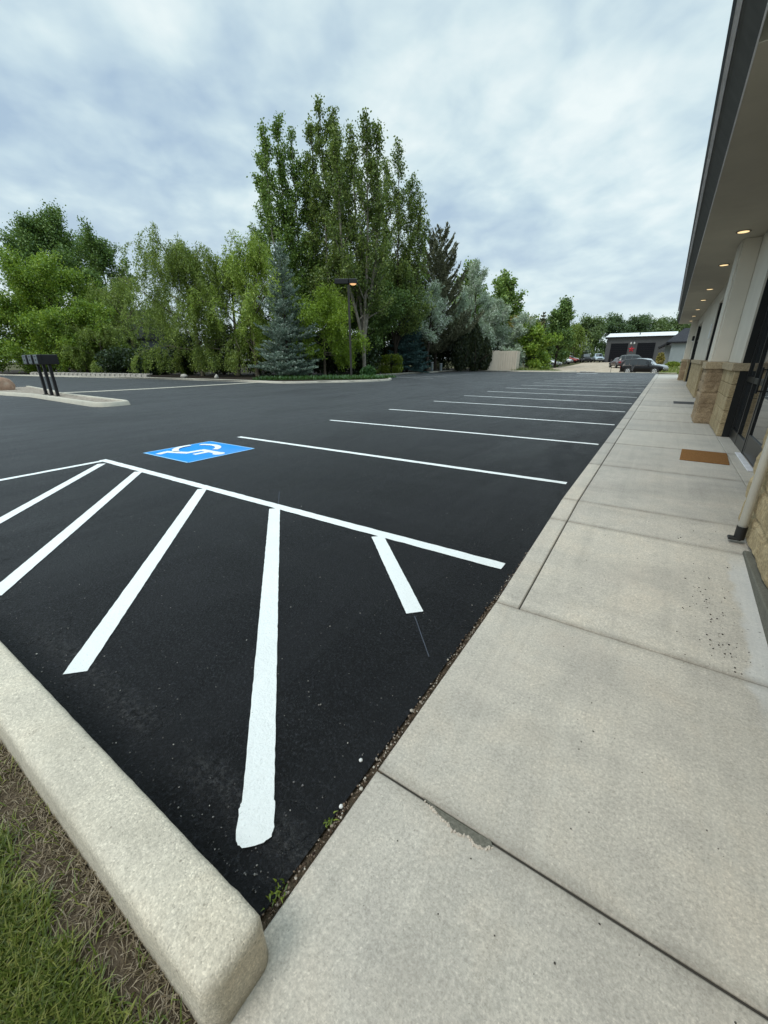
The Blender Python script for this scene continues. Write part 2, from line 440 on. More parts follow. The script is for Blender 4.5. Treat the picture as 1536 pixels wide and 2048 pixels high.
M['ground'] = mat_ground('dry_field', [(.3, (.045, .055, .02)), (.55, (.09, .085, .04)), (.8, (.16, .13, .075))], .8)
M['lawn'] = mat_ground('lawn_soil', [(.3, (.035, .025, .016)), (.5, (.10, .075, .05)), (.75, (.21, .165, .12))], 7, .9, .02, 90)
M['gravel'] = mat_ground('gravel', [(.3, (.25, .20, .15)), (.5, (.42, .35, .27)), (.75, (.58, .51, .42))], 1.2, .7, .03, 25)
M['river'] = mat_ground('river_rock', [(.3, (.12, .10, .08)), (.5, (.34, .29, .24)), (.75, (.60, .55, .48))], 9, .9, .06, 18)
M['boulder'] = mat_stone('boulder', (.25, .15, .10), (.36, .24, .17), (.46, .35, .27))
M['block'] = mat_concrete('retaining_block', (.50, .47, .42), (.36, .34, .30), .3, stains=False)
M['bark'] = mat_bark('bark', (.03, .024, .018), (.085, .07, .055))
M['barkpale'] = mat_bark('pale_bark', (.13, .12, .095), (.34, .31, .26))
M['twig'] = mat_bark('willow_twig', (.10, .085, .06), (.24, .20, .15))
M['straw'] = plain('straw', (.32, .25, .16), .9, var=.3)
M['dark_metal'] = mat_corrugated('dark_metal_siding', (.085, .088, .092))
M['door_dark'] = plain('black_roll_door', (.007, .008, .011), .7, 0, .15)
M['white_roof'] = mat_corrugated('white_metal_roof', (.78, .79, .80))
M['red'] = plain('red_star_paint', (.42, .02, .035), .45)
M['housegrey'] = mat_stucco('blue_grey_siding', (.27, .31, .32))
M['shingle'] = mat_shingle('dark_shingle', (.030, .032, .038), (.05, .052, .06))
M['shingle2'] = mat_shingle('grey_shingle', (.10, .10, .11), (.14, .14, .15))
M['beigepanel'] = mat_corrugated('beige_metal_panel', (.66, .58, .47))
M['carblack'] = mat_carpaint('black_car_paint', (.003, .003, .004), .3)
M['carblack'].node_tree.nodes['Principled BSDF'].inputs['Specular IOR Level'].default_value = .25
M['carblack'].node_tree.nodes['Principled BSDF'].inputs['Coat Weight'].default_value = .1
M['carwhite'] = mat_carpaint('white_car_paint', (.78, .79, .80))
M['carsilver'] = mat_carpaint('silver_car_paint', (.42, .44, .46), .3, .5)
M['carmaroon'] = mat_carpaint('maroon_car_paint', (.085, .050, .055))
M['cardark'] = mat_carpaint('dark_green_car_paint', (.03, .036, .034))
M['carred'] = mat_carpaint('red_car_paint', (.28, .03, .03))
M['carblue'] = mat_carpaint('pale_blue_car_paint', (.40, .48, .53), .3, .3)
M['carglass'] = mat_glass('car_glass', (.02, .025, .028))
M['tyre'] = plain('tyre_rubber', (.012, .012, .012), .85)
M['rim'] = plain('alloy_rim', (.55, .56, .58), .3, .8)
M['headlight'] = plain('headlight_lens', (.72, .74, .76), .15, .2)
M['taillight'] = plain('taillight_lens', (.30, .015, .015), .2)

LEAF = {
 'cottonwood': mat_leaf('cottonwood_leaf', (0.038, 0.065, 0.015), (0.138, 0.201, 0.050), (0.372, 0.445, 0.113), .26, .6),
 'cotton_lit': mat_leaf('cottonwood_leaf_lit', (0.041, 0.083, 0.018), (0.160, 0.259, 0.058), (0.397, 0.520, 0.118), .30, .6),  # lighter copy of the cottonwood leaf, sunlit side put into the colour
 'bright': mat_leaf('bright_green_leaf', (0.045, 0.091, 0.010), (0.194, 0.313, 0.035), (0.438, 0.541, 0.071), .34, .7),
 'dark': mat_leaf('dark_green_leaf', (0.029, 0.060, 0.015), (0.109, 0.192, 0.049), (0.274, 0.385, 0.104), .25, .7),
 'willow': mat_leaf('willow_leaf', (0.040, 0.072, 0.010), (0.184, 0.251, 0.044), (0.427, 0.522, 0.114), .30, .8),
 'willowy': mat_leaf('yellow_willow_leaf', (0.114, 0.178, 0.023), (0.285, 0.398, 0.052), (0.490, 0.600, 0.130), .32, .8),
 'chartreuse': mat_leaf('yellow_green_leaf', (0.101, 0.165, 0.009), (0.222, 0.330, 0.023), (0.359, 0.505, 0.053), .34, .9),
 'spruce': mat_leaf('blue_spruce_needle', (0.044, 0.074, 0.058), (0.199, 0.279, 0.216), (0.546, 0.600, 0.519), .06, 1.6),
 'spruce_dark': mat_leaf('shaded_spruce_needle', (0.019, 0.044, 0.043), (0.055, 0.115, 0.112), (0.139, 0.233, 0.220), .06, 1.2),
 'pine': mat_leaf('pine_needle', (0.042, 0.054, 0.029), (0.141, 0.146, 0.085), (0.333, 0.346, 0.225), .08, .8),
 'olive': mat_leaf('silver_leaf', (0.179, 0.238, 0.161), (0.448, 0.546, 0.390), (0.600, 0.600, 0.600), .20, .9),
 'arb': mat_leaf('arborvitae_leaf', (0.008, 0.016, 0.006), (0.023, 0.034, 0.011), (0.065, 0.076, 0.023), .05, 1.2),
 'rust': mat_leaf('rust_tinged_leaf', (0.119, 0.119, 0.024), (0.278, 0.228, 0.059), (0.466, 0.347, 0.119), .3, .9),
 'under': mat_leaf('shaded_understory_leaf', (0.010, 0.018, 0.007), (0.023, 0.043, 0.016), (0.057, 0.088, 0.030), .12, .9),  # near black: the deep shade under the trees is in the leaf colour
 'far': mat_leaf('distant_leaf', (0.056, 0.092, 0.034), (0.124, 0.183, 0.064), (0.225, 0.299, 0.112), .25, .3),
 'far2': mat_leaf('distant_dark_leaf', (0.044, 0.075, 0.039), (0.088, 0.143, 0.064), (0.170, 0.242, 0.108), .25, .3),
 'hedge': mat_leaf('hedge_leaf', (.075, .120, .008), (.170, .225, .016), (.27, .32, .04), .30, 2.0),
 'shrub': mat_leaf('shrub_leaf', (0.019, 0.056, 0.016), (0.046, 0.121, 0.034), (0.109, 0.225, 0.070), .25, 2.0),
 'grass': mat_leaf('grass_blade', (0.050, 0.077, 0.011), (0.143, 0.189, 0.030), (0.338, 0.329, 0.093), .32, 6.0),
 'dry': mat_leaf('dry_blade', (0.120, 0.085, 0.045), (0.260, 0.200, 0.125), (0.440, 0.360, 0.250), .2, 8.0),
}

# ------------------------------------------------------------------ terrain
def terr(x, y):
    t = np.interp(y, [-1e5, 50.2, 57, 63, 74, 96, 103, 112, 1e5], [0, 0, -.34, -.45, .05, .35, .6, .68, .68])
    w = np.clip((np.asarray(x)+17)/5.0, 0, 1); w = w*w*(3-2*w)
    w2 = np.clip((np.asarray(y)-75)/20, 0, 1)
    return t*np.maximum(w, w2)

def grid_mesh(name, xs, ys, zf, m, parent=None):
    X, Y = np.meshgrid(xs, ys, indexing='ij')
    Z = zf(X, Y)
    V = np.stack([X.ravel(), Y.ravel(), Z.ravel()], 1)
    nx, ny = len(xs), len(ys)
    i, j = np.meshgrid(np.arange(nx-1), np.arange(ny-1), indexing='ij')
    a = (i*ny+j).ravel(); b = ((i+1)*ny+j).ravel(); c = ((i+1)*ny+j+1).ravel(); d = (i*ny+j+1).ravel()
    return np_mesh(name, V, np.stack([a, b, c, d], 1), m, parent, smooth=True)

xs = np.array([-2500, -900, -400, -200, -120, -90, -70, -50, -40, -30, -25, -20, -17, -16, -15, -14, -13, -12, -10, -8, -5, -2, 0, 3, 6, 12, 25, 60, 150, 400, 900, 2500], float)
ys = np.concatenate([np.array([-900, -300, -100, -40, -10]), np.arange(0, 130, 2.0), np.array([140, 170, 220, 300, 500, 900, 1600, 3000])])
tag(grid_mesh('ground', xs, ys, lambda X, Y: terr(X, Y)-.05, M['ground']), kind='structure')

asph = MB(); asph.poly([(-95, -1.0), (-2.6, -1.0), (-2.6, .24), (-.628, .24), (-.628, 2.1), (-.60, 2.3), (-.60, 50.2), (-23.5, 50.2), (-23.5, 30), (-95, 30)], 0.0)
asphalt = tag(asph.build('asphalt', M['asphalt']), kind='structure')
ss_ = MB(); ss_.poly([(-.66, .1), (-.55, .1), (-.55, 3.2), (-.66, 3.2)], -.012); ss_.build('joint_soil', M['debris'] if 'debris' in M else M['lawn'], asphalt)

gx = np.linspace(-15.5, 5.5, 22); gy = np.linspace(50.2, 112, 63)
tag(grid_mesh('gravel_lot', gx, gy, lambda X, Y: terr(X, Y)-.02+.015*np.sin(X*3.1)*np.cos(Y*1.7), M['gravel']), kind='structure')

# planting beds (raised, behind kerbs)
bedpts = [(-95, 14.0), (-60, 16.25), (-42, 18.25), (-30, 19.05), (-24, 19.15), (-20.4, 19.05), (-18.8, 20.75), (-17.35, 22.3), (-16.45, 24.2), (-16.5, 25.7), (-17.4, 27.0), (-19.5, 27.9), (-22.2, 29.0), (-22.3, 44), (-21.2, 49.6), (-14.0, 50.4), (-14, 62), (-95, 62)]
b = MB(); b.poly(bedpts, .10); tag(b.build('planting_bed', M['mulch']), kind='structure')

def offset_path(pts, d):
    out = []
    n = len(pts)
    for i in range(n):
        p = Vector(pts[i]); a = Vector(pts[max(0, i-1)]); c = Vector(pts[min(n-1, i+1)])
        t = (c-a).normalized(); nn = Vector((-t.y, t.x))
        out.append((p.x+nn.x*d, p.y+nn.y*d))
    return out

def smooth_path(pts, k=4):
    P = [Vector((p[0], p[1])) for p in pts]; out = []
    for i in range(len(P)-1):
        p0 = P[max(0, i-1)]; p1 = P[i]; p2 = P[i+1]; p3 = P[min(len(P)-1, i+2)]
        for j in range(k):
            t = j/k
            q = .5*((2*p1)+(-p0+p2)*t+(2*p0-5*p1+4*p2-p3)*t*t+(-p0+3*p1-3*p2+p3)*t**3)
            out.append((q.x, q.y))
    out.append(tuple(P[-1])); return out

def kerb(name, pts, w, h, m, z0=0.0, batter=.03, parent=None, joints=0.0):
    """kerb swept along pts; outer (road) side = given path, body to the left of travel"""
    prof = [(0, z0-.02), (batter, z0+h-.02), (batter+.02, z0+h), (w-.015, z0+h), (w, z0+h-.015), (w, z0-.02)]
    rows = [offset_path(pts, o) for o, _ in prof]
    V = []; F = []
    n = len(pts); k = len(prof)
    for i in range(n):
        for q in range(k):
            V.append((*rows[q][i], prof[q][1]))
    for i in range(n-1):
        for q in range(k-1):
            F.append((i*k+q, (i+1)*k+q, (i+1)*k+q+1, i*k+q+1))
    F.append((0, 1, 2, 5)); F.append((2, 3, 4, 5))
    e = (n-1)*k
    F.append((e+5, e+2, e+1, e)); F.append((e+5, e+4, e+3, e+2))
    o = np_mesh(name, np.array(V), np.array(F), m, parent)
    bm = bmesh.new(); bm.from_mesh(o.data); bmesh.ops.recalc_face_normals(bm, faces=bm.faces); bm.to_mesh(o.data); bm.free()
    return o

kp = smooth_path(bedpts[:13])
tag(kerb('kerb_along_planting', kp, .18, .13, M['kerbfar']), kind='structure')
tag(kerb('kerb_behind_stalls', smooth_path([(-22.2, 29.0), (-22.3, 36), (-22.3, 44), (-21.2, 49.6), (-17, 50.2), (-12, 50.4), (-8.2, 50.5)]), .18, .13, M['kerbfar']), kind='structure')
kq = MB(); kq.box(-8.0, .9, 50.25, 50.45, -.05, .035, .01); tag(kq.build('concrete_edging', M['kerbfar']), kind='structure')

# concrete valley gutter across the entrance
vg = MB()
vp_ = [(-24.6, 7.6), (-23.9, 9.5), (-23.55, 12), (-23.45, 15.5), (-23.4, 19.0)]
vo = offset_path(vp_, -.55)
for i in range(len(vp_)-1):
    vg.poly([vp_[i], vo[i], vo[i+1], vp_[i+1]], .005)
tag(vg.build('valley_gutter', M['kerbfar']), kind='structure')

# kerbed island with the mailboxes
isl = [(-30, 5.55), (-22.9, 6.35), (-22.4, 6.42), (-15.65, 6.02), (-15.2, 6.15), (-15.05, 6.5), (-15.15, 7.05), (-15.6, 7.2), (-20.6, 7.45), (-22.4, 7.6), (-24.2, 8.0), (-30, 8.8)]
tag(kerb('island_kerb', isl, .2, .14, M['kerbfar'], batter=.05), kind='structure')
ib = MB(); ib.poly([(-30, 5.7), (-22.7, 6.5), (-15.7, 6.2), (-15.3, 6.6), (-15.6, 7.05), (-22.4, 7.45), (-24.2, 7.85), (-30, 8.65)], .09)
tag(ib.build('island_rock_bed', M['river']), kind='structure')

# ------------------------------------------------------------------ painted markings (parts of the asphalt)
def stripe(name, p0, p1, w, m, z=.004, jit=.004, parent=asphalt, step=.08):
    p0 = Vector(p0); p1 = Vector(p1); d = (p1-p0); L = d.length; d.normalize(); nn = Vector((-d.y, d.x))
    n = max(2, int(L/step)); V = []; F = []
    for i in range(n+1):
        c = p0 + d*(L*i/n)
        for s in (-1, 1):
            q = c + nn*(s*(w/2+random.uniform(-jit, jit)))
            V.append((q.x, q.y, z))
    for i in range(n):
        F.append((2*i, 2*i+1, 2*i+3, 2*i+2))
    return np_mesh(name, np.array(V), np.array(F), m, parent)

stalls = [(5.0, 5.06), (7.72, 7.84), (10.43, 10.46), (13.38, 13.24), (16.1, 15.85), (18.8, 18.5), (21.55, 21.3), (24.3, 24.1), (27.05, 26.9), (29.8, 29.7), (32.6, 32.5), (35.4, 35.3), (38.2, 38.1), (41.0, 40.9), (43.8, 43.7)]
for yl, yr in stalls:
    stripe('parking_line', (-6.74, yl), (-.74, yr), .10, M['white'])
for yy in (30.4, 33.1, 35.85, 38.6):
    stripe('parking_line', (-21.8, yy+.9), (-15.3, yy-.3), .10, M['white'])
stripe('parking_line', (-7.5, 46.6), (-5.6, 46.5), .45, M['white'])
# access aisle hatching
stripe('aisle_border_line', (-6.88, 2.62), (-.71, 2.61), .105, M['white'])
stripe('aisle_border_line', (-6.80, 2.565), (-6.74, .5), .10, M['white'])
for p0, p1 in (((-6.62, 2.50), (-4.55, .52)), ((-5.70, 2.56), (-3.31, .45)), ((-4.25, 2.555), (-2.09, .45)), ((-3.03, 2.555), (-.815, .475)), ((-1.77, 2.555), (-.965, 1.77))):
    o = stripe('aisle_hatch_line', p0, p1, .105, M['white'], .0035, .0013, step=.03)
# blobby hand-rolled end of the nearest hatch line
bm_ = MB(); pts = []
for k in range(34):
    a = 2*math.pi*k/34
    rx, ry = .100*(1+.05*random.uniform(-1, 1)), .060*(1+.07*random.uniform(-1, 1))
    ca_, sa_ = math.cos(a), math.sin(a); u, v = rx*.78*math.copysign(abs(ca_)**.5, ca_), ry*math.copysign(abs(sa_)**.5, sa_)
    dx_, dy_ = .729, -.685
    pts.append((-.835+u*dx_-v*dy_*1.0, .49+u*dy_+v*dx_))
bm_.poly(pts, .0052); bm_.build('aisle_hatch_line', M['white'], asphalt)
M['chalk'] = mat_paint('faint_chalk', (.055, .065, .085), .3)
stripe('chalk_guide_line', (-.95, 1.74), (-.72, 1.48), .006, M['chalk'], .003, .001)
stripe('chalk_guide_line', (-4.21, 2.66), (-4.45, 3.0), .006, M['chalk'], .003, .001)
stripe('chalk_guide_line', (-3.10, 2.67), (-3.42, 2.98), .006, M['chalk'], .003, .001)

# accessible parking symbol
sy = MB(); sy.poly([(-6.84, 3.22), (-5.60, 3.22), (-5.58, 4.40), (-6.80, 4.40)], .004)
symb = sy.build('accessible_parking_symbol', M['blue'], asphalt)
bd = MB()
for a, c in (((-6.835, 3.215), (-5.595, 3.215)), ((-5.595, 3.215), (-5.575, 4.405)), ((-5.575, 4.405), (-6.805, 4.405)), ((-6.805, 4.405), (-6.835, 3.215))):
    a = Vector(a); c = Vector(c); d = (c-a).normalized(); nn = Vector((-d.y, d.x))*.016
    bd.poly([a-nn, c-nn, c+nn, a+nn], .0055)
bd.build('symbol_border', M['lightblue'], symb)
def sxy(u, v):   # u across, v up the pictogram (0..1); its head points to the walk
    return (-6.78+1.14*v, 4.36-1.10*u)
pic = MB()
def thick(ptsuv, w, z):
    P = [Vector(sxy(*p)) for p in ptsuv]
    for i in range(len(P)-1):
        d = (P[i+1]-P[i]).normalized(); nn = Vector((-d.y, d.x))*w/2; e = d*w*.35
        pic.poly([P[i]-nn-e*0, P[i+1]-nn+e, P[i+1]+nn+e, P[i]+nn-e*0], z)
        z += .0004
    return z
hd = [sxy(.47+.085*math.cos(a), .90+.085*math.sin(a)) for a in [2*math.pi*i/20 for i in range(20)]]
pic.poly(hd, .006)
thick([(.45, .84), (.46, .50), (.70, .48), (.82, .17), (.95, .21)], .115, .0064)
thick([(.46, .68), (.68, .67)], .10, .0084)
arc = [(.44+.30*math.cos(a), .34+.30*math.sin(a)) for a in [math.radians(d) for d in range(112, 345, 11)]]
thick(arc[:11], .10, .0090)
thick(arc[13:], .10, .0150)
pic.build('wheelchair_pictogram', M['white'], symb)

# ------------------------------------------------------------------ sidewalk
def wz(y): return float(np.interp(y, [2.15, 4.05], [0, .13]))
def edge_x(y): return float(np.interp(y, [0, 4, 42], [-.60, -.605, -.69]))
_jnt = None
joints = [-3.2, -1.2, .85, 2.15, 3.53, 4.05] + [4.05+1.655*i for i in range(1, 24)]
sw = MB(); g = .009
def slab(x0a, x0b, x1, y0, y1):
    z0, z1 = wz(y0), wz(y1); c = .006
    q = lambda x, y, z: sw.bm.verts.new((x, y, z))
    ya, yb = y0+g/2, y1-g/2
    o = [q(x0a, ya, z0-c), q(x1, ya, z0-c), q(x1, yb, z1-c), q(x0b, yb, z1-c)]
    t = [q(x0a+c, ya+c, z0), q(x1-c, ya+c, z0), q(x1-c, yb-c, z1), q(x0b+c, yb-c, z1)]
    d = [q(x0a+.0, ya, -.15), q(x1, ya, -.15), q(x1, yb, -.15), q(x0b, yb, -.15)]
    sw.bm.faces.new(t)
    for i in range(4):
        j = (i+1) % 4
        sw.bm.faces.new((o[i], o[j], t[j], t[i])); sw.bm.faces.new((d[i], d[j], o[j], o[i]))
for i in range(len(joints)-1):
    y0, y1 = joints[i], joints[i+1]
    xr = .80 if y1 < 4.2 else .935
    if y0 >= 2.1:
        slab(edge_x(y0), edge_x(y1), -.468, y0, y1)
        slab(-.459, -.459, xr, y0, y1)
    else:
        slab(edge_x(y0), edge_x(y1), .80, y0, y1)
slab(.940, .940, 1.26, 4.4, 34.0)
slab(.95, .95, 3.4, 34.02, 42.0)
walk = tag(sw.build('sidewalk', M['walk']), kind='structure')
jf = MB()
yj = [-3.2, 2.15, 4.05, 42.0]
for i in range(3):
    a, c = yj[i], yj[i+1]
    jf.poly([(edge_x(a)+.02, a, wz(a)-.010), (.93, a, wz(a)-.010), (.93, c, wz(c)-.010), (edge_x(c)+.02, c, wz(c)-.010)])
jf.build('joint_filler', M['joint'], walk)
def lerp_(a, b, t): return a+(b-a)*t
# broken corner along a joint
ch = MB(); P = []
top = [(-.415, .852), (-.36, .846), (-.30, .846), (-.22, .846), (-.175, .849)]
bot = [(-.165, .836), (-.19, .818), (-.215, .815), (-.235, .826), (-.26, .815), (-.285, .812), (-.31, .824), (-.335, .828), (-.37, .838), (-.40, .846)]
ch.poly([(p[0], p[1], .0022) for p in top+bot]); ch.build('spalled_patch', M['footing'], walk)
rp_ = []
for i in range(len(bot)-1):
    for k in range(11):
        f = random.random(); rp_.append((lerp_(bot[i][0], bot[i+1][0], f)+random.uniform(-.004, .004), lerp_(bot[i][1], bot[i+1][1], f)-abs(random.gauss(0, .004)), -.001))
RIM_PTS = rp_

# near kerb: rounded concrete kerb between lawn and asphalt
def near_kerb():
    prof = [(.126, -.03), (.130, .05), (.1345, .112), (.137, .126), (.1415, .136), (.149, .1435), (.162, .1485), (.19, .151), (.225, .1515), (.275, .151), (.292, .1475), (.300, .138), (.303, .12), (.304, .06), (.305, -.03)]
    n = len(prof); V = []; F = []; cy = .216
    xsn = list(np.linspace(-14, -3, 23)) + list(np.linspace(-2.9, -.592, 76))
    rings = [[(x, y, z) for y, z in prof] for x in xsn]
    for k in range(1, 9):
        a = k/8*math.pi/2; ins = .042*(1-math.cos(a)); xx_ = -.585+.048*math.sin(a)
        ring = []
        for y, z in prof:
            dy = y-cy; yy_ = cy+math.copysign(max(0, abs(dy)-ins*min(1, abs(dy)/.06)), dy)
            zz_ = z-ins*.9*max(0, min(1, (z-.02)/.09)); ring.append((xx_-.012*max(0, z)/.15*math.sin(a), yy_, zz_))
        rings.append(ring)
    for r in rings:
        for p in r:
            j_ = noise.noise(Vector((p[0]*14, p[1]*14, p[2]*14)))*.0012 + noise.noise(Vector((p[0]*55, p[1]*55, p[2]*55)))*.0006*(5 if p[0] > -.70 else 1.2)
            V.append((p[0], p[1]+j_, p[2]+j_*.6))
    for i in range(len(rings)-1):
        for q in range(n-1):
            F.append((i*n+q, (i+1)*n+q, (i+1)*n+q+1, i*n+q+1))
    bm = bmesh.new(); vs = [bm.verts.new(v) for v in V]
    for f in F: bm.faces.new([vs[k] for k in f])
    e = (len(rings)-1)*n
    bm.faces.new([vs[e+k] for k in range(n)])
    mb = MB(); mb.bm.free(); mb.bm = bm
    return tag(mb.build('near_kerb', M['kerb'], None, True), kind='structure')
near_kerb()

# lawn soil + grass
def lz(x, y): return .018+.010*np.sin(x*5.1+1)*np.cos(y*7.3)+.006*np.sin(x*17)*np.sin(y*19)
tag(grid_mesh('lawn_soil', np.linspace(-9, -.535, 120), np.linspace(-4.5, .15, 90), lambda X, Y: np.where(Y > .132, .0, lz(X, Y)), M['lawn']), kind='structure')

def blades(name, P, L, W, lean, m, label_kind='stuff', flat=0.0):
    """P (n,3) roots; tapered bent blades, 2 quads each"""
    n = len(P); az = RNG.uniform(0, 2*np.pi, n); lean = lean*RNG.uniform(.3, 1.5, n)
    d = np.stack([np.cos(az), np.sin(az), np.zeros(n)], 1); s = np.stack([-np.sin(az), np.cos(az), np.zeros(n)], 1)
    L = L*RNG.uniform(.5, 1.3, n); W = W*RNG.uniform(.7, 1.3, n)
    up = np.array([0, 0, 1.0])
    mid = P + d*(L*.45*np.sin(lean))[:, None] + up*(L*.5*np.cos(lean))[:, None]
    tip = P + d*(L*np.sin(np.minimum(lean*1.6, 1.75)))[:, None]*.95 + up*(L*np.cos(np.minimum(lean*1.5, 1.5)))[:, None]
    V = np.empty((n, 6, 3))
    V[:, 0] = P-s*(W/2)[:, None]; V[:, 1] = P+s*(W/2)[:, None]
    V[:, 2] = mid-s*(W*.42)[:, None]; V[:, 3] = mid+s*(W*.42)[:, None]
    V[:, 4] = tip-s*(W*.06)[:, None]; V[:, 5] = tip+s*(W*.06)[:, None]
    base = np.arange(n)[:, None]*6
    F = np.concatenate([base+np.array([0, 1, 3, 2]), base+np.array([2, 3, 5, 4])], 0)
    at = np.repeat(RNG.uniform(0, 1, n), 6)
    return tag(np_mesh(name, V.reshape(-1, 3), F, m, attr=at), kind=label_kind)

n = 110000
gxp = RNG.uniform(-2.4, -.56, n); gyp = -.62+.75*RNG.uniform(0, 1, n)
pat = np.array([noise.noise(Vector((a*4.5, b*4.5, 0))) + .5*noise.noise(Vector((a*13, b*13, 4))) for a, b in zip(gxp, gyp)])
dist = .13-gyp
keep = RNG.uniform(0, 1, n) < np.clip((dist-.05-.07*np.clip((-.7-gxp)/.9, 0, 1))/.10+pat*.75-.1, .015, .85)
P = np.stack([gxp[keep], gyp[keep], lz(gxp[keep], gyp[keep])-.003], 1)
blades('lawn_grass', P, .052, .0040, .60, LEAF['grass'])
n = 8500
gx2 = RNG.uniform(-3.0, -.56, n); gy2 = .128-.36*RNG.uniform(0, 1, n)**1.5
P = np.stack([gx2, gy2, lz(gx2, gy2)-.001], 1)
blades('dry_thatch', P, .036, .0022, 1.35, LEAF['dry'])

# ------------------------------------------------------------------ pebbles, crumbs, weeds
def pebbles(name, pts, sizes, m, kind='stuff'):
    base = bmesh.new(); bmesh.ops.create_icosphere(base, subdivisions=1, radius=1.0)
    bv = np.array([v.co[:] for v in base.verts]); bf = np.array([[v.index for v in f.verts] for f in base.faces]); base.free()
    V = []; F = []
    for i, (p, s) in enumerate(zip(pts, sizes)):
        sc_ = s*RNG.uniform(.55, 1.2, 3); sc_[2] *= .7
        a = RNG.uniform(0, 6.28); c, q = np.cos(a), np.sin(a)
        v = bv*sc_*(1+RNG.uniform(-.15, .15, (len(bv), 1)))
        v = np.stack([v[:, 0]*c-v[:, 1]*q, v[:, 0]*q+v[:, 1]*c, v[:, 2]], 1)+np.array(p)+np.array([0, 0, s*.3])
        F.append(bf+len(bv)*i); V.append(v)
    at = np.repeat(RNG.uniform(0, 1, len(pts)), len(bv))
    o = np_mesh(name, np.concatenate(V), np.concatenate(F), m, attr=at)
    return tag(o, kind=kind) if kind else o
dm = NT('debris_grit'); at_ = dm.n('ShaderNodeAttribute', attribute_name='v').outputs['Fac']
M['debris'] = dm.done(dm.ramp(at_, [(0, (.03, .02, .015)), (.4, (.11, .075, .05)), (.75, (.22, .17, .13)), (1, (.5, .46, .4))]), .95, None, 0, .2)
n = 1100
yy = RNG.uniform(.32, 3.6, n)**1.0; ww = np.abs(RNG.normal(0, .011, n))
P = np.stack([np.array([edge_x(y) for y in yy])-.004-ww, yy, np.full(n, .0)], 1)
pebbles('gravel_debris', P, np.where(RNG.uniform(0, 1, n) < .08, .007, .0036)*RNG.uniform(.6, 1.3, n), M['debris'])
n = 2400
xx = -.68-RNG.uniform(0, 1, n)**1.5*4.5; yy = .36+RNG.uniform(0, 1, n)**2.2*5
P = np.stack([xx, yy, np.full(n, .0)], 1)
sm = NT('asphalt_grit'); a2 = sm.n('ShaderNodeAttribute', attribute_name='v').outputs['Fac']
M['grit'] = sm.done(sm.ramp(a2, [(0, (.01, .01, .01)), (.35, (.03, .03, .03)), (.7, (.16, .155, .15)), (.95, (.3, .29, .27)), (1, (.6, .58, .54))]), .9)
pebbles('asphalt_grit', P, .0026*RNG.uniform(.3, 1.5, n)**1.3, M['grit'])
n = 120
ci_ = RNG.integers(0, 4, n); cx = np.array([.44, .50, .55, .46])[ci_]+RNG.normal(0, .05, n); cyy = np.array([2.85, 2.55, 2.28, 2.6])[ci_]+RNG.normal(0, .08, n)+RNG.normal(0, .22, n)*(ci_ == 3); cyy = np.clip(cyy, 2.18, 3.4); far_ = RNG.uniform(0, 1, n) < .28; cx = np.where(far_, RNG.uniform(.30, .66, n), cx); cyy = np.where(far_, RNG.uniform(2.17, 3.9, n), cyy)
P = np.stack([np.minimum(cx, .66), cyy, [wz(v) for v in cyy]], 1)
pebbles('soil_crumbs', P, .0032*RNG.uniform(.3, 1.7, n), M['joint'])
n = 150
cx = RNG.uniform(-.5, .66, n); cyy = RNG.uniform(.2, 4, n)
P = np.stack([cx, cyy, [wz(v) for v in cyy]], 1)
pebbles('sidewalk_specks', P, .0022*RNG.uniform(.4, 1.5, n), M['joint'])

M['rimc'] = plain('fresh_broken_concrete', (.56, .49, .41), .95, var=.3)
o = pebbles('spall_rim', RIM_PTS, .0042*RNG.uniform(.5, 1.5, len(RIM_PTS)), M['rimc'], None); o.parent = walk
pm = plain('white_pebble', (.72, .72, .70), .7)
for (x, y), lab in (((-.672, .842), 'white pebble lying on the black asphalt beside the walk'), ((-.628, .672), 'white pebble in the gap at the walk edge near the weed')):
    m_ = MB(); bmesh.ops.create_icosphere(m_.bm, subdivisions=2, radius=.0075)
    for v in m_.bm.verts: v.co.x *= random.uniform(.85, 1.1); v.co.z = max(v.co.z, -.004)*.8; v.co += Vector((x, y, .0035))
    tag(m_.build('pebble', pm, smooth=True), lab, 'pebble', 'white pebbles at the walk edge')

def weed(loc, n_, L, label):
    t = thing('weed_tuft', label, 'weed', loc, group='weeds in the walk joint')
    P = np.stack([RNG.normal(0, .010, n_), RNG.normal(0, .018, n_), np.zeros(n_)-.002], 1)
    o = blades('leaves', P, L, .006, .9, LEAF['hedge'], None); o.parent = t
weed((-.630, .395, 0), 22, .022, 'small green weed in the walk joint nearest the kerb end')
weed((-.630, .62, 0), 16, .019, 'smaller weed in the walk joint beside the white pebble')

# ------------------------------------------------------------------ commercial building on the right
bld = thing('commercial_building', 'long tan stucco building with stone wainscot and dark eave beside the walk', 'building', (0, 0, 0))
def nz(p, s): return noise.noise(Vector((p[0]*s, p[1]*s, p[2]*s)))

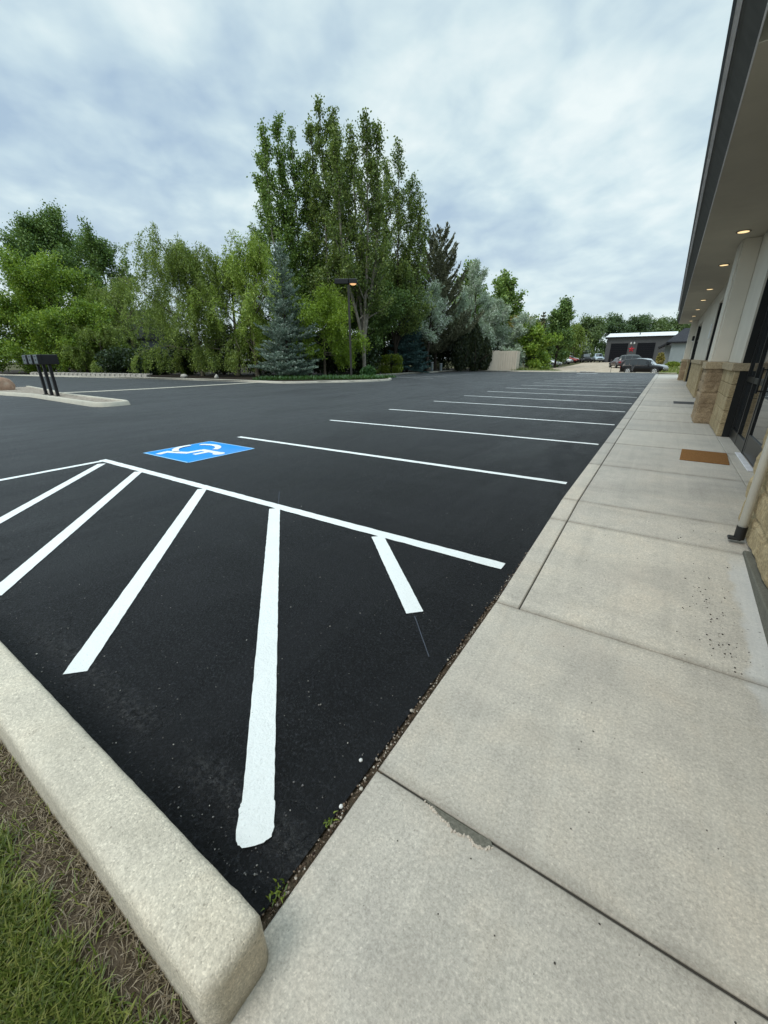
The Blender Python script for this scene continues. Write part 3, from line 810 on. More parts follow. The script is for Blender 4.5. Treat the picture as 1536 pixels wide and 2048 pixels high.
def rough_face(name, X, y0, y1, z0, z1, depth, parent, m, res=.03, ch_=.2, cl=.42, amp=.035, ret=True, course_off=0):
    """split-face masonry: front face at X (facing -X) with returns at both ends; running-bond blocks bulge and are chipped"""
    bm = bmesh.new()
    def blk(u, v):
        r = math.floor((v-z0)/ch_); off = (r % 2)*cl*.5
        b_ = math.floor((u+off)/cl)
        fu = ((u+off)/cl-b_); fv = ((v-z0)/ch_-r)
        e = min(fu*cl, (1-fu)*cl, fv*ch_, (1-fv)*ch_)
        pil = min(1, e/.035)
        h = noise.noise(Vector((b_*3.7+X, r*5.3, 1.7)))*.5+.5
        return pil, h
    def disp(p, u, v):
        pil, h = blk(u, v)
        f = noise.noise(Vector((p[0]*7, p[1]*7, p[2]*7)))*.6+noise.noise(Vector((p[0]*19, p[1]*19, p[2]*19)))*.35+noise.noise(Vector((p[0]*38, p[1]*38, p[2]*38)))*.34
        return amp*(pil**.6)*(.45+.5*h+.55*f)
    def sheet(fn, nu, nv):
        vs = [[bm.verts.new(fn(i/nu, j/nv)) for j in range(nv+1)] for i in range(nu+1)]
        for i in range(nu):
            for j in range(nv):
                bm.faces.new((vs[i][j], vs[i+1][j], vs[i+1][j+1], vs[i][j+1]))
    nv = max(2, int((z1-z0)/res)); nu = max(2, int((y1-y0)/res)); nd = max(2, int(depth/res))
    def front(a, b):
        y = y0+(y1-y0)*a; z = z0+(z1-z0)*b
        edge = min(1, min(a, 1-a)*(y1-y0)/.04)
        return (X-disp((X, y, z), y, z)*(.25+.75*edge), y, z)
    sheet(front, nu, nv)
    if ret:
        for yv, s in ((y0, -1), (y1, 1)):
            def side(a, b, yv=yv, s=s):
                x = X+depth*a; z = z0+(z1-z0)*b
                edge = min(1, a*depth/.04)
                dx = disp((X, yv, z), yv, z)*.25*(1-edge)
                return (x-dx, yv+s*disp((x, yv, z), x+5.3, z)*edge*.8, z)
            sheet(side, nd, nv)
    bmesh.ops.recalc_face_normals(bm, faces=bm.faces)
    me = bpy.data.meshes.new(name); bm.to_mesh(me); bm.free()
    # face outward
    o = link(bpy.data.objects.new(name, me), parent); me.materials.append(m)
    bk = MB(); bk.bm.from_mesh(me); bk.box(X+.012, X+depth, y0+.012, y1-.012, z0, z1-.002)
    bk.bm.to_mesh(me); bk.bm.free()
    return o

def block_pier(name, X, y0, y1, depth, parent, z0=.13, courses=5, ch_=.213):
    mb = MB()
    for c in range(courses):
        za, zb = z0+c*ch_+.003, z0+(c+1)*ch_-.003
        L = y1-y0; nblk = max(1, round(L/.62)); off = (.5/nblk if c % 2 else 0)
        cuts = [0]+[k/nblk+off for k in range(0 if off else 1, nblk)]+[1]
        cuts = sorted(set([min(1, max(0, q)) for q in cuts]))
        for a, d in zip(cuts[:-1], cuts[1:]):
            j = random.uniform(-.004, .004)
            mb.box(X+j, X+depth, y0+a*L+.003+(-j if a == 0 else 0), y0+d*L-.003, za, zb, .007)
    mb.box(X+.016, X+depth-.01, y0+.016, y1-.016, z0, z0+courses*ch_-.01)
    return mb.build(name, M['stone'], parent)

def cap_block(X0, X1, y0, y1, parent, z0=1.195, z1=1.315):
    mb = MB(); L = y1-y0; k = max(1, round(L/.75))
    for i in range(k):
        mb.box(X0, X1, y0+L*i/k+.002, y0+L*(i+1)/k-.002, z0, z1, .008)
    return mb.build('stone_cap', M['cap'], parent)

SOF = 3.4
doors = [(5.15, 8.95), (12.75, 17.6), (25.2, 29.6)]
piers = [(4.30, 5.13), (8.97, 10.62), (11.62, 12.73), (17.62, 25.15), (29.65, 31.0)]
pils = [(10.64, 11.60, .66), (31.02, 32.0, .66)]
for a, c in piers:
    block_pier('stone_pier', .93, a, c, .40, bld)
    cap_block(.885, 1.345, a-.035 if a > 5 else a, c+.02 if c < 30 else c, bld)
rough_face('stone_pilaster', .752, -1.2, 4.27, .115, 1.2, .45, bld, M['stone'], res=.028)
cap_block(.685, 1.2, -1.2, 4.29, bld)
for a, c, X in pils:
    rough_face('stone_pilaster', X+.02, a, c, .13, 1.19, .36, bld, M['stonerough'], res=.035, cl=.5)
    cap_block(X-.03, 1.10, a-.04, c+.04, bld, 1.19, 1.32)
rough_face('stone_pilaster', .90, 32.02, 33.9, .13, 1.19, .3, bld, M['stone'], res=.06)
ft = MB(); ft.box(.700, 1.1, -1.2, 3.56, -.2, .118, .006); ft.build('footing', M['footing'], bld)

# upper stucco wall (with openings) at X = .97
wl = MB()
segs = [(-1.2, 5.13)] + [(a, c) for a, c in ((8.97, 12.73), (17.62, 25.18), (29.62, 34.0))]
for a, c in segs:
    wl.box(.975, 1.5, a, c, 1.318, SOF+.3)
for a, c in doors:
    wl.box(.975, 1.5, a-.02+.02, c, 3.0, SOF+.3)
wl.build('stucco_wall', M['stucco'], bld)
for a, c, X in pils:
    mb = MB(); mb.box(X+.06, .972, a+.02, c-.02, 1.322, SOF, .006)
    mb.box(X+.035, X+.058, a+.10, c-.10, 1.322, SOF, .004)
    mb.build('stucco_pilaster', M['stucco'], bld)
mb = MB(); mb.box(.75, .972, -1.2, 4.24, 1.322, SOF, .006); mb.build('stucco_pilaster', M['stucco'], bld)
mb = MB(); mb.box(1.6, 9.0, -1.2, 34.0, -.1, 4.2); mb.box(.90, 1.6, 33.9, 34.05, 1.3, 3.4); mb.build('core_wall', M['stucco'], bld)

# eave: soffit, end face, fascia, gutter
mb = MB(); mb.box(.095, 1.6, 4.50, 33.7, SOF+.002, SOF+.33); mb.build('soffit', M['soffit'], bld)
mb = MB(); mb.box(.097, 1.6, 4.485, 4.499, SOF+.002, SOF+.34); mb.build('soffit_end_panel', M['soffit_lit_end'], bld)
mb = MB(); mb.box(.098, 1.6, -1.2, 4.48, SOF+.345, SOF+.42)
for yk in np.arange(-.9, 4.4, .61): mb.box(.12, 1.6, yk, yk+.04, SOF+.30, SOF+.344)
mb.build('open_eave', M['fascia'], bld)
mb = MB(); mb.extrude_y([(.083, SOF-.004), (.094, SOF-.004), (.094, SOF+.018), (.083, SOF+.018)], -1.2, 33.7); mb.build('drip_edge', M['gutter'], bld)
mb = MB(); mb.extrude_y([(.081, SOF+.02), (.094, SOF+.02), (.094, SOF+.42), (-.045, SOF+.42), (-.045, SOF+.19), (-.02, SOF+.165)], -1.2, 33.68); mb.build('fascia', M['fascia'], bld)
mb = MB(); mb.extrude_y([(-.048, SOF+.192), (-.048, SOF+.40), (-.080, SOF+.40), (-.080, SOF+.205)], -1.2, 26.8); mb.build('gutter', M['gutter'], bld)
mb = MB(); mb.extrude_y([(-.0815, SOF+.203), (-.0815, SOF+.40), (-.102, SOF+.40), (-.102, SOF+.222)], -1.2, 26.8); mb.build('gutter_lip', M['dkgutter'], bld)
mb = MB(); mb.box(-.03, 9.0, -1.2, 33.7, SOF+.425, SOF+.47); mb.build('roof', M['shingle'], bld)
for y in (10.1, 13.25, 17.45, 20.5, 24.2, 27.8, 31.3):
    mb = MB(); mb.cyl((.64, y, SOF-.006), (.64, y, SOF+.001), .105, .105, 28); dl = mb.build('downlight', M['trim'], bld)
    mb = MB(); mb.cyl((.64, y, SOF-.0095), (.64, y, SOF-.0065), .080, .080, 28); mb.build('lens', M['lamp'], dl)

# glazed entrances
def entrance(y0, y1, mirror, parent, z0=.135, ztop=2.98):
    fx0, fx1 = 1.10, 1.16
    fr = MB(); w = .05
    L = y1-y0
    leaf0, leaf1 = y0+L*.30, y0+L*.60
    for yy_ in (y0, y0+L*.145, leaf0-w, leaf1, leaf1+L*.2, y1-w):
        fr.box(fx0, fx1, yy_, yy_+w, z0, ztop, .004)
    for a, c in ((y0+w, leaf0-w), (leaf1+w, y1-w)):
        fr.box(fx0+.003, fx1-.003, a, c, z0, z0+.16, .003)
        fr.box(fx0+.003, fx1-.003, a, c, 1.04, 1.12, .003)
    fr.box(fx0+.002, fx1-.002, y0+w, y1-w, 2.22, 2.30, .003)
    fr.box(fx0+.002, fx1-.002, y0+w, y1-w, ztop-.06, ztop-.001, .003)
    e = fr.build('entrance', M['bronze'], parent)
    gl = MB()
    gl.box(fx0+.026, fx0+.034, y0+w+.001, leaf0-w-.001, z0+.15, ztop-.05)
    gl.box(fx0+.026, fx0+.034, leaf1+w+.001, y1-w-.001, z0+.15, ztop-.05)
    gl.box(fx0+.027, fx0+.035, leaf0, leaf1, 2.26, ztop-.05)
    gl.build('glass_pane', M['glass'], e)
    dr = MB(); a, c = leaf0+.004, leaf1-.004
    dr.box(fx0+.006, fx1-.008, a, a+.10, z0+.01, 2.21, .003); dr.box(fx0+.006, fx1-.008, c-.10, c, z0+.01, 2.21, .003)
    dr.box(fx0+.008, fx1-.010, a+.1, c-.1, z0+.01, z0+.28, .003); dr.box(fx0+.008, fx1-.010, a+.1, c-.1, 2.11, 2.21, .003)
    dr.build('door_leaf', M['bronze'], e)
    dg = MB(); dg.box(fx0+.024, fx0+.032, a+.099, c-.099, z0+.27, 2.12); dg.build('door_glass', M['glass'], e)
    hb = MB(); hy = c-.07
    hb.cyl((fx0-.055, hy, .95), (fx0-.055, hy, 1.28), .013); hb.cyl((fx0-.055, hy, .98), (fx0+.01, hy, .98), .010); hb.cyl((fx0-.055, hy, 1.25), (fx0+.01, hy, 1.25), .010)
    hb.build('pull_handle', M['bronze'], e)
    th = MB(); th.box(fx0-.07, fx0-.002, leaf0-.02, leaf1+.02, .1305, .146, .004); th.build('threshold', M['gutter'], e)
    for ja, jb in ((y0-.016, y0-.004), (y1+.004, y1+.016)):
        jm = MB(); jm.box(1.0, 1.10, ja, jb, .135, 3.0); jm.build('jamb', M['bronze'], e)
    bk = MB(); bk.box(1.45, 1.5, y0, y1, .13, 3.0); bk.build('dark_interior', M['black'], e)
for a, c in doors:
    entrance(a, c, False, bld)
# downspout with black boot
ds = MB(); ds.cyl((.685, 3.72, .225), (.685, 3.72, SOF+.05), .028, .028, 20); dsp = ds.build('downspout', M['beige'], bld, True)
ds = MB(); ds.cyl((.685, 3.72, .14), (.685, 3.72, .24), .033, .033, 20); ds.box(.620, .70, 3.692, 3.748, .132, .152, .006); ds.build('downspout_boot', M['black'], dsp)
# small wall sign and lights by the second entrance
mb = MB(); mb.box(.945, .972, 18.0, 18.3, 2.0, 2.45, .004); mb.build('wall_plate', M['whiteplastic'], bld)
mb = MB(); mb.box(.86, .972, 30.2, 30.4, 2.3, 2.55, .02); wlp = mb.build('wall_lamp', M['black'], bld)
mb = MB(); mb.box(.87, .95, 30.22, 30.38, 2.26, 2.298, .01); mb.build('lamp_lens', M['whiteplastic'], wlp)

# door mats lie on the walk
mb = MB(); mb.box(-.27, .25, -.39, .39, 0, .016, .006)
o = mb.build('door_mat', M['coir']); o.location = (.66, 6.92, wz(7)); o.rotation_euler = (0, 0, R(-3))
tag(o, 'rust brown coir door mat on the walk outside the nearest entrance', 'door mat', 'door mats')
mb = MB(); mb.box(-.26, .26, -.36, .36, 0, .012, .004)
o = mb.build('door_mat', M['rubber']); o.location = (.62, 15.4, wz(15))
tag(o, 'dark grey rubber mat on the walk outside the second entrance', 'door mat', 'door mats')

# ------------------------------------------------------------------ mailboxes on the island
def mailbox(loc, label):
    t = thing('mailbox', label, 'mailbox', loc, R(2), 'mailboxes on the kerbed island')
    mb = MB(); mb.box(-.05, .05, -.05, .05, 0, 1.22, .006); mb.box(-.09, .09, -.09, .09, 0, .02, .004); mb.build('post', M['mailbox'], t)
    mb = MB(); mb.box(-.19, .19, -.39, .29, 1.222, 1.585, .02, seg=2); bx = mb.build('box', M['mailbox'], t)
    mb = MB(); mb.box(-.16, .16, -.407, -.392, 1.25, 1.565, .01); dr = mb.build('door', M['maildoor'], t)
    mb = MB(); mb.box(-.05, .05, -.425, -.409, 1.50, 1.525, .004); mb.build('handle', M['black'], dr)
    mb = MB(); mb.box(-.03, .03, -.420, -.409, 1.36, 1.41, .004); mb.build('lock', M['black'], dr)
    mb = MB(); mb.box(.192, .204, -.25, -.22, 1.40, 1.58); mb.build('flag', M['mailbox'], t)
mailbox((-21.95, 6.90, .085), 'black post mailbox at the far left of the island row')
mailbox((-21.2, 6.85, .085), 'black post mailbox standing between two others on the island')
mailbox((-20.45, 6.80, .085), 'black post mailbox at the right end of the island row')

def boulder(loc, s, label, m=M['boulder'], cat='boulder', group=None):
    mb = MB(); bmesh.ops.create_icosphere(mb.bm, subdivisions=3, radius=1)
    for v in mb.bm.verts:
        k = 1+.22*noise.noise(v.co*1.6+Vector(loc))+.06*noise.noise(v.co*5)
        v.co = Vector((v.co.x*s[0]*k, v.co.y*s[1]*k, max(v.co.z, -.5)*s[2]*k))
    o = mb.build('boulder', m, smooth=True); o.location = loc
    return tag(o, label, cat, group)
boulder((-28.0, 7.0, .2), (.75, .6, .5), 'reddish brown boulder on the rock bed of the mailbox island')
boulder((-33.4, 20.2, .2), (.32, .26, .2), 'pale boulder behind the kerb below the weeping willow', M['block'])
boulder((-29.3, 20.4, .2), (.16, .15, .2), 'small pale rock behind the kerb beside the blue spruce', M['block'])

rw = thing('retaining_wall', 'low wall of pale concrete blocks behind the left kerb', 'retaining wall', (0, 0, 0))
mb = MB()
for i in range(26):
    f = i/26; x0 = -57+f*20; y0 = 17.0+f*2.05
    mb.box(x0+.01, x0+.75, y0, y0+.35, .1, .33, .008, rot=None)
mb.build('block_course', M['block'], rw)
mb = MB()
for i in range(26):
    f = i/26; x0 = -56.7+f*20; y0 = 17.06+f*2.05
    mb.box(x0+.002, x0+.768, y0, y0+.35, .332, .39, .006)
mb.build('cap_course', M['block'], rw)

# lamp post on the planted island
lp = thing('street_lamp', 'bronze parking lot lamp post with lit shoebox head', 'street lamp', (-19.75, 25.3, .09))
mb = MB(); mb.box(-.075, .075, -.075, .075, 0, 6.30, .01); mb.build('pole', M['pole'], lp)
mb = MB(); mb.box(-.14, .14, -.14, .14, 0, .03, .005); mb.build('base_plate', M['pole'], lp)
mb = MB(); mb.box(-.95, .02, -.2, .2, 6.27, 6.60, .03); hd_ = mb.build('lamp_head', M['mailbox'], lp)
mb = MB(); mb.box(.04, .62, -.2, .2, 6.30, 6.60, .03); mb.box(.02, .04, -.08, .08, 6.36, 6.5); h2_ = mb.build('lamp_head', M['mailbox'], lp)
mb = MB()
for k in range(2):
    mb.cyl((.33, 0, 6.298-.04*k), (.33, 0, 6.26-.04*k), .24-.06*k, .20-.07*k, 20)
mb.build('lamp_lens', M['lampfar'], h2_)
lp.rotation_euler = (0, 0, R(33))

# ------------------------------------------------------------------ vegetation generators
class Wood:
    def __init__(s): s.V = []; s.F = []; s.k = 0
    def tube(s, pts, r0, r1, n=6):
        pts = np.asarray(pts); m = len(pts); rr = np.linspace(r0, r1, m)
        t = np.gradient(pts, axis=0); t /= np.linalg.norm(t, axis=1)[:, None]+1e-9
        ref = np.where(np.abs(t[:, 2:3]) > .9, np.array([[1., 0, 0]]), np.array([[0, 0, 1.]]))
        u = np.cross(t, ref); u /= np.linalg.norm(u, axis=1)[:, None]+1e-9; w = np.cross(t, u)
        a = np.linspace(0, 2*np.pi, n, endpoint=False)
        ring = pts[:, None, :]+rr[:, None, None]*(np.cos(a)[None, :, None]*u[:, None, :]+np.sin(a)[None, :, None]*w[:, None, :])
        s.V.append(ring.reshape(-1, 3))
        i, j = np.meshgrid(np.arange(m-1), np.arange(n), indexing='ij'); j2 = (j+1) % n
        f = np.stack([i*n+j, i*n+j2, (i+1)*n+j2, (i+1)*n+j], -1).reshape(-1, 4)+s.k
        s.F.append(f); s.k += m*n
    def build(s, name, m, parent):
        return np_mesh(name, np.concatenate(s.V), np.concatenate(s.F), m, parent, smooth=True)

def grow(rng, p, d, L, nseg=6, trop=0.0, wob=.12):
    p = np.array(p, float); d = np.array(d, float); d /= np.linalg.norm(d); pts = [p.copy()]
    for i in range(nseg):
        d = d+np.array([0, 0, trop/nseg])+rng.normal(0, wob, 3)
        d /= np.linalg.norm(d); p = p+d*(L/nseg); pts.append(p.copy())
    return np.array(pts)

def along(pts, t):
    k = t*(len(pts)-1); i = min(int(k), len(pts)-2); f = k-i
    return pts[i]*(1-f)+pts[i+1]*f, (pts[i+1]-pts[i])/(np.linalg.norm(pts[i+1]-pts[i])+1e-9)

def leaf_mesh(rng, P, L, W, m, parent, name='crown', axis=None, axis_mix=.0, upn=.35, cup=0.0):
    n = len(P)
    a = rng.normal(0, 1, (n, 3))
    if axis is not None: a = a/np.linalg.norm(a, axis=1)[:, None]*(1-axis_mix)+axis*axis_mix
    a /= np.linalg.norm(a, axis=1)[:, None]+1e-9
    nn = rng.normal(0, 1, (n, 3))+np.array([0, 0, upn*2.2]); bq = np.cross(a, nn); bq /= np.linalg.norm(bq, axis=1)[:, None]+1e-9
    s = rng.uniform(.65, 1.3, n)[:, None]
    V = np.empty((n, 4, 3))
    V[:, 0] = P-a*L*.5*s; V[:, 1] = P+bq*W*.5*s+a*L*.06; V[:, 2] = P+a*L*.5*s; V[:, 3] = P-bq*W*.5*s+a*L*.06
    F = np.arange(n*4).reshape(n, 4)
    at = np.repeat(np.clip(rng.normal(.5, .25, n), 0, 1), 4)
    return np_mesh(name, V.reshape(-1, 3), F, m, parent, attr=at)

def gz(x, y): return float(terr(x, y))

def broadleaf(name, label, cat, loc, H, Rad, leafm, seed, barkm=None, nl=16, t0=.2, elev=(20, 55), trop=.5, sub=9, sublen=.38, nleaf=26000, L=.16, W=.10, spread=.22,
              trunk_r=.16, prof=None, droop=0.0, strands=0, strand_len=1.5, upn=.35, wob=.12, group=None, base_z=None, squash=1.0, stems=1, trunk_top=.86, axis_mix=0.0, substart=.22, subtrop=.25, stem_list=None):
    rng = np.random.default_rng(seed)
    x, y = loc
    z0 = (.08 if (x < -14 and y < 62) else gz(x, y)) if base_z is None else base_z
    t = thing(name, label, cat, (x, y, z0), 0, group)
    w = Wood(); segs = []; wt = []; ax = []
    if prof is None: prof = lambda q: math.sin(math.pi*min(1, .18+.82*q))**.7
    if stem_list: stems = len(stem_list)
    for sidx in range(stems):
        lean = np.array([rng.normal(0, .05), rng.normal(0, .05), 1.0]) if stems == 1 else np.array([math.cos(sidx*2.4+seed)*.25, math.sin(sidx*2.4+seed)*.25, 1.0])
        tr = grow(rng, (0, 0, -.1), lean, H*trunk_top*(1 if stems == 1 else (1.0 if sidx == 0 else rng.uniform(.66, .90))), 9, .15, .035)
        if stem_list:
            dx_, hh_ = stem_list[sidx]; tq = np.linspace(0, 1, 12); sm_ = np.clip((tq-.10)/.55, 0, 1); sm_ = sm_*sm_*(3-2*sm_); dp_ = rng.uniform(-1.4, 1.4)
            tr = np.stack([(.83*dx_-.55*dp_)*sm_, (.555*dx_+.83*dp_)*sm_, hh_*.93*tq-.1], 1)+rng.normal(0, .05, (12, 3))*np.array([1, 1, 0])*tq[:, None]
        w.tube(tr, trunk_r, trunk_r*.18, 8)
        for i in range(nl):
            q = (i+rng.uniform(0, .9))/nl
            tt = t0+(1-t0)*q*.985
            p, td = along(tr, min(tt, .999)); az = i*2.39996+rng.normal(0, .35); el = R(elev[0]+(elev[1]-elev[0])*q+rng.normal(0, 6))
            d = np.array([math.cos(az)*math.cos(el), math.sin(az)*math.cos(el), math.sin(el)])
            LL = Rad*prof(q)*rng.uniform(.78, 1.18)
            lb = grow(rng, p, d, LL, 7, trop, wob)
            rl = max(.018, trunk_r*.42*(1-.6*q)); w.tube(lb, rl, .010, 5)
            segs.append(lb[3:]); wt.append(.6); 
            for k in range(sub):
                ts = substart+(1-substart)*(k+rng.uniform(0, 1))/sub
                sp, sd = along(lb, min(ts, .999))
                rd = rng.normal(0, 1, 3); rd -= sd*(rd@sd); rd /= np.linalg.norm(rd)+1e-9
                dd = sd*.75+rd*.75
                sb = grow(rng, sp, dd, LL*sublen*(1.15-.6*ts)*rng.uniform(.7, 1.3), 4, subtrop-droop, wob*1.2)
                w.tube(sb, .012, .005, 3)
                segs.append(sb); wt.append(1.0)
                for _ in range(strands):
                    hp, hd = along(sb, rng.uniform(.3, .999))
                    sl = strand_len*rng.uniform(.4, 1.25); sl = min(sl, max(.3, hp[2]-.25))
                    st = grow(rng, hp, np.array([hd[0]*.5, hd[1]*.5, -.15]), sl, 5, -2.6, .10)
                    segs.append(st); wt.append(1.3)
    wt = np.array(wt); wt = wt*np.array([np.linalg.norm(s[-1]-s[0])+.1 for s in segs]); wt /= wt.sum()
    cnt = rng.multinomial(nleaf, wt)
    P = []; A = []
    for s, c in zip(segs, cnt):
        if c == 0: continue
        u = rng.uniform(.12, 1, c)*(len(s)-1); i = np.minimum(u.astype(int), len(s)-2); f = (u-i)[:, None]
        P.append(s[i]*(1-f)+s[i+1]*f+rng.normal(0, spread, (c, 3))*np.array([1, 1, .8]))
        dv = s[i+1]-s[i]; A.append(dv/(np.linalg.norm(dv, axis=1)[:, None]+1e-9))
    P = np.concatenate(P); A = np.concatenate(A)
    ok = P[:, 2] > .12; P = P[ok]; A = A[ok]
    # fit to the asked height
    zmax = np.percentile(P[:, 2], 99.7); k = H/zmax
    P[:, 2] *= k
    for v in w.V: v[:, 2] *= k
    w.build('trunk', barkm or M['bark'], t)
    leaf_mesh(rng, P, L, W, leafm, t, 'crown', A, axis_mix, upn)
    return t

def conifer(name, label, loc, H, Rad, leafm, seed, levels=30, per=9, ncard=34000, L=.17, W=.05, droop=-.12, tip=.25, z_lo=.03, power=.85, ragged=.14, trunk_r=.14, group=None, spray=.42, open_top=0.0):
    rng = np.random.default_rng(seed); x, y = loc
    z0 = .08 if (x < -14 and y < 62) else gz(x, y)
    t = thing(name, label, 'tree', (x, y, z0), 0, group)
    w = Wood(); tr = grow(rng, (0, 0, -.1), (0, 0, 1), H*.985, 8, .1, .008); w.tube(tr, trunk_r, .012, 8)
    segs = []; wt = []
    for i in range(levels):
        q = (i+rng.uniform(0, .6))/levels; zz = H*(z_lo+(1-z_lo)*q)
        rr = Rad*((1-q)**power)*rng.uniform(1-ragged, 1+ragged)+.05
        k = max(4, int(per*(1-.45*q)))
        for j in range(k):
            az = 2*math.pi*(j+rng.uniform(-.35, .35))/k+i*1.1
            LL = rr*rng.uniform(1-ragged*1.6, 1+ragged*.8)
            el = droop+.55*q+rng.normal(0, .05)
            d = np.array([math.cos(az), math.sin(az), math.sin(el)])
            b_ = grow(rng, (tr[-1][0]*q, tr[-1][1]*q, zz), d, LL, 5, tip, .05)
            w.tube(b_, .018*(1-q)+.006, .004, 3)
            segs.append(b_[1:]); wt.append(LL*1.2)
            ns = max(2, int(LL/.22))
            for m_ in range(ns):
                for sgn in (-1, 1):
                    sp, sd = along(b_, .2+.78*(m_+rng.uniform(0, 1))/ns)
                    side = np.array([-sd[1], sd[0], 0])*sgn
                    sl = spray*LL*(.25+.75*(1-(m_/ns)))*rng.uniform(.7, 1.2)
                    tw = grow(rng, sp, sd*.8+side*.8+np.array([0, 0, .05]), sl, 3, .1, .08)
                    segs.append(tw); wt.append(sl*1.6)
    wt = np.array(wt); wt /= wt.sum(); cnt = rng.multinomial(ncard, wt)
    P = []; A = []
    for s, c in zip(segs, cnt):
        if c == 0: continue
        u = rng.uniform(.05, 1, c)*(len(s)-1); i = np.minimum(u.astype(int), len(s)-2); f = (u-i)[:, None]
        dv = s[i+1]-s[i]; dv /= np.linalg.norm(dv, axis=1)[:, None]+1e-9
        P.append(s[i]*(1-f)+s[i+1]*f+rng.normal(0, .03, (c, 3))); A.append(dv)
    P = np.concatenate(P); A = np.concatenate(A)
    w.build('trunk', M['bark'], t)
    leaf_mesh(rng, P, L, W, leafm, t, 'crown', A, .55, .5)
    return t

def bush(name, label, cat, loc, size, leafm, seed, nleaf=5000, L=.10, W=.07, stems=7, shell=.55, group=None, upright=0.0, base_z=None, lump=.25, box=False):
    """woody stems fanning from the ground carry leaves through the volume; lumpy outline"""
    rng = np.random.default_rng(seed); x, y = loc
    z0 = (.08 if (x < -14 and y < 62) else gz(x, y)) if base_z is None else base_z
    t = thing(name, label, cat, (x, y, z0), rng.uniform(0, 6.28) if not box else 0.6, group)
    w = Wood()
    for i in range(stems):
        az = i*2.4; d = np.array([math.cos(az)*.5, math.sin(az)*.5, 1.0])
        w.tube(grow(rng, (0, 0, -.05), d, size[2]*.8, 4, .1, .12), .02+.012*size[2], .006, 4)
    w.build('trunk' if size[2] > 2.5 else 'stem', M['bark'], t)
    u = rng.normal(0, 1, (nleaf, 3)); u /= np.linalg.norm(u, axis=1)[:, None]
    if box: u = np.sign(u)*np.abs(u)**.55
    r = 1-shell*rng.uniform(0, 1, nleaf)**2.0
    lum = np.array([1+lump*noise.noise(Vector((a[0]*2.2+seed, a[1]*2.2, a[2]*2.2)))+lump*.6*noise.noise(Vector((a[0]*5+seed, a[1]*5, a[2]*5))) for a in u])
    P = u*(r*lum)[:, None]*np.array(size)*np.array([.5, .5, .5])+np.array([0, 0, size[2]*.5])
    if upright > 0:
        tp = np.clip(P[:, 2]/size[2], 0, 1); k = np.where(tp > .45, 1-((tp-.45)/.55)**2*upright, 1)
        P[:, 0] *= k; P[:, 1] *= k
    P += rng.normal(0, .03, P.shape)
    P = P[P[:, 2] > .0]
    ax = np.tile(np.array([[0, 0, 1.]]), (len(P), 1)) if upright > 0 else None
    leaf_mesh(rng, P, L, W, leafm, t, 'crown' if size[2] > 2.5 else 'foliage', ax, .6 if upright > 0 else 0, .3)
    return t

# --- the group of tall cottonwoods
POP = dict(elev=(34, 84), trop=.95, sub=13, sublen=.32, spread=.17, trunk_r=.20, nl=32, t0=.16, L=.19, W=.145, wob=.085, trunk_top=.80, substart=.15, subtrop=.8)
pp = lambda q: 1.0-.52*q
PLM = {**POP, 'nl': 19, 'sub': 8, 'elev': (30, 76), 'trop': .7, 't0': .2, 'trunk_r': .12, 'spread': .19, 'L': .17, 'W': .13, 'sublen': .34}
pq = lambda q: 1.25-.85*q
broadleaf('cottonwood_tree', 'leftmost tall cottonwood, lush upright plumes above the blue spruce', 'tree', (-28.4, 30.0), 19.0, 2.9, LEAF['cotton_lit'], 11, M['barkpale'], nleaf=46000, prof=pq, stem_list=[(-3.0, 16.6), (-2.2, 17.9), (-1.4, 19.0), (-.3, 18.2), (.7, 16.5)], **PLM)
broadleaf('cottonwood_tree', 'tallest cottonwood, topmost of the group with three plumes', 'tree', (-26.1, 30.6), 19.3, 2.7, LEAF['cottonwood'], 12, M['barkpale'], nleaf=38000, prof=pq, stem_list=[(-1.0, 18.9), (.05, 19.3), (1.1, 18.9), (1.9, 16.8)], **PLM)
broadleaf('cottonwood_tree', 'airy pale trunked cottonwood right behind the lamp post', 'tree', (-22.7, 31.0), 17.8, 2.8, LEAF['cottonwood'], 13, M['barkpale'], nleaf=25000, prof=pq, stem_list=[(-1.6, 16.8), (-.5, 17.8), (.6, 17.5), (1.3, 17.0)], **{**PLM, 't0': .26, 'trunk_r': .17})
broadleaf('cottonwood_tree', 'rightmost cottonwood of the tall group, spreading beside the pine', 'tree', (-24.4, 39.0), 18.9, 3.3, LEAF['cottonwood'], 19, M['bark'], nleaf=36000, prof=pq, stem_list=[(-1.8, 17.4), (-.9, 18.6), (.2, 18.9), (1.4, 17.5), (2.1, 15.2)], **PLM)
broadleaf('shade_tree', 'low dark leafy tree filling in under the right cottonwood', 'tree', (-28.6, 43.6), 12.0, 5.6, LEAF['dark'], 15, nleaf=24000, L=.23, W=.17, nl=20, t0=.12, elev=(8, 60), trop=.15, sub=10, spread=.32, trunk_r=.13)
broadleaf('shade_tree', 'dark leafy tree behind the blue spruce under the cottonwoods', 'tree', (-28.8, 32.6), 9.5, 4.8, LEAF['dark'], 16, nleaf=20000, L=.19, W=.14, nl=18, t0=.15, elev=(8, 60), trop=.15, sub=10, spread=.28, trunk_r=.13)
broadleaf('shade_tree', 'leafy tree hanging over the bright hedge right of the lamp post', 'tree', (-26.8, 42.0), 10.6, 4.4, LEAF['dark'], 18, nleaf=22000, L=.2, W=.15, nl=20, t0=.36, elev=(12, 65), trop=.15, sub=10, spread=.26, trunk_r=.13)
broadleaf('shade_tree', 'dark leafy tree behind the lamp post trunk', 'tree', (-25.2, 35.0), 9.0, 4.2, LEAF['dark'], 17, nleaf=20000, L=.19, W=.14, nl=18, t0=.36, elev=(12, 62), trop=.15, sub=10, spread=.28, trunk_r=.13)
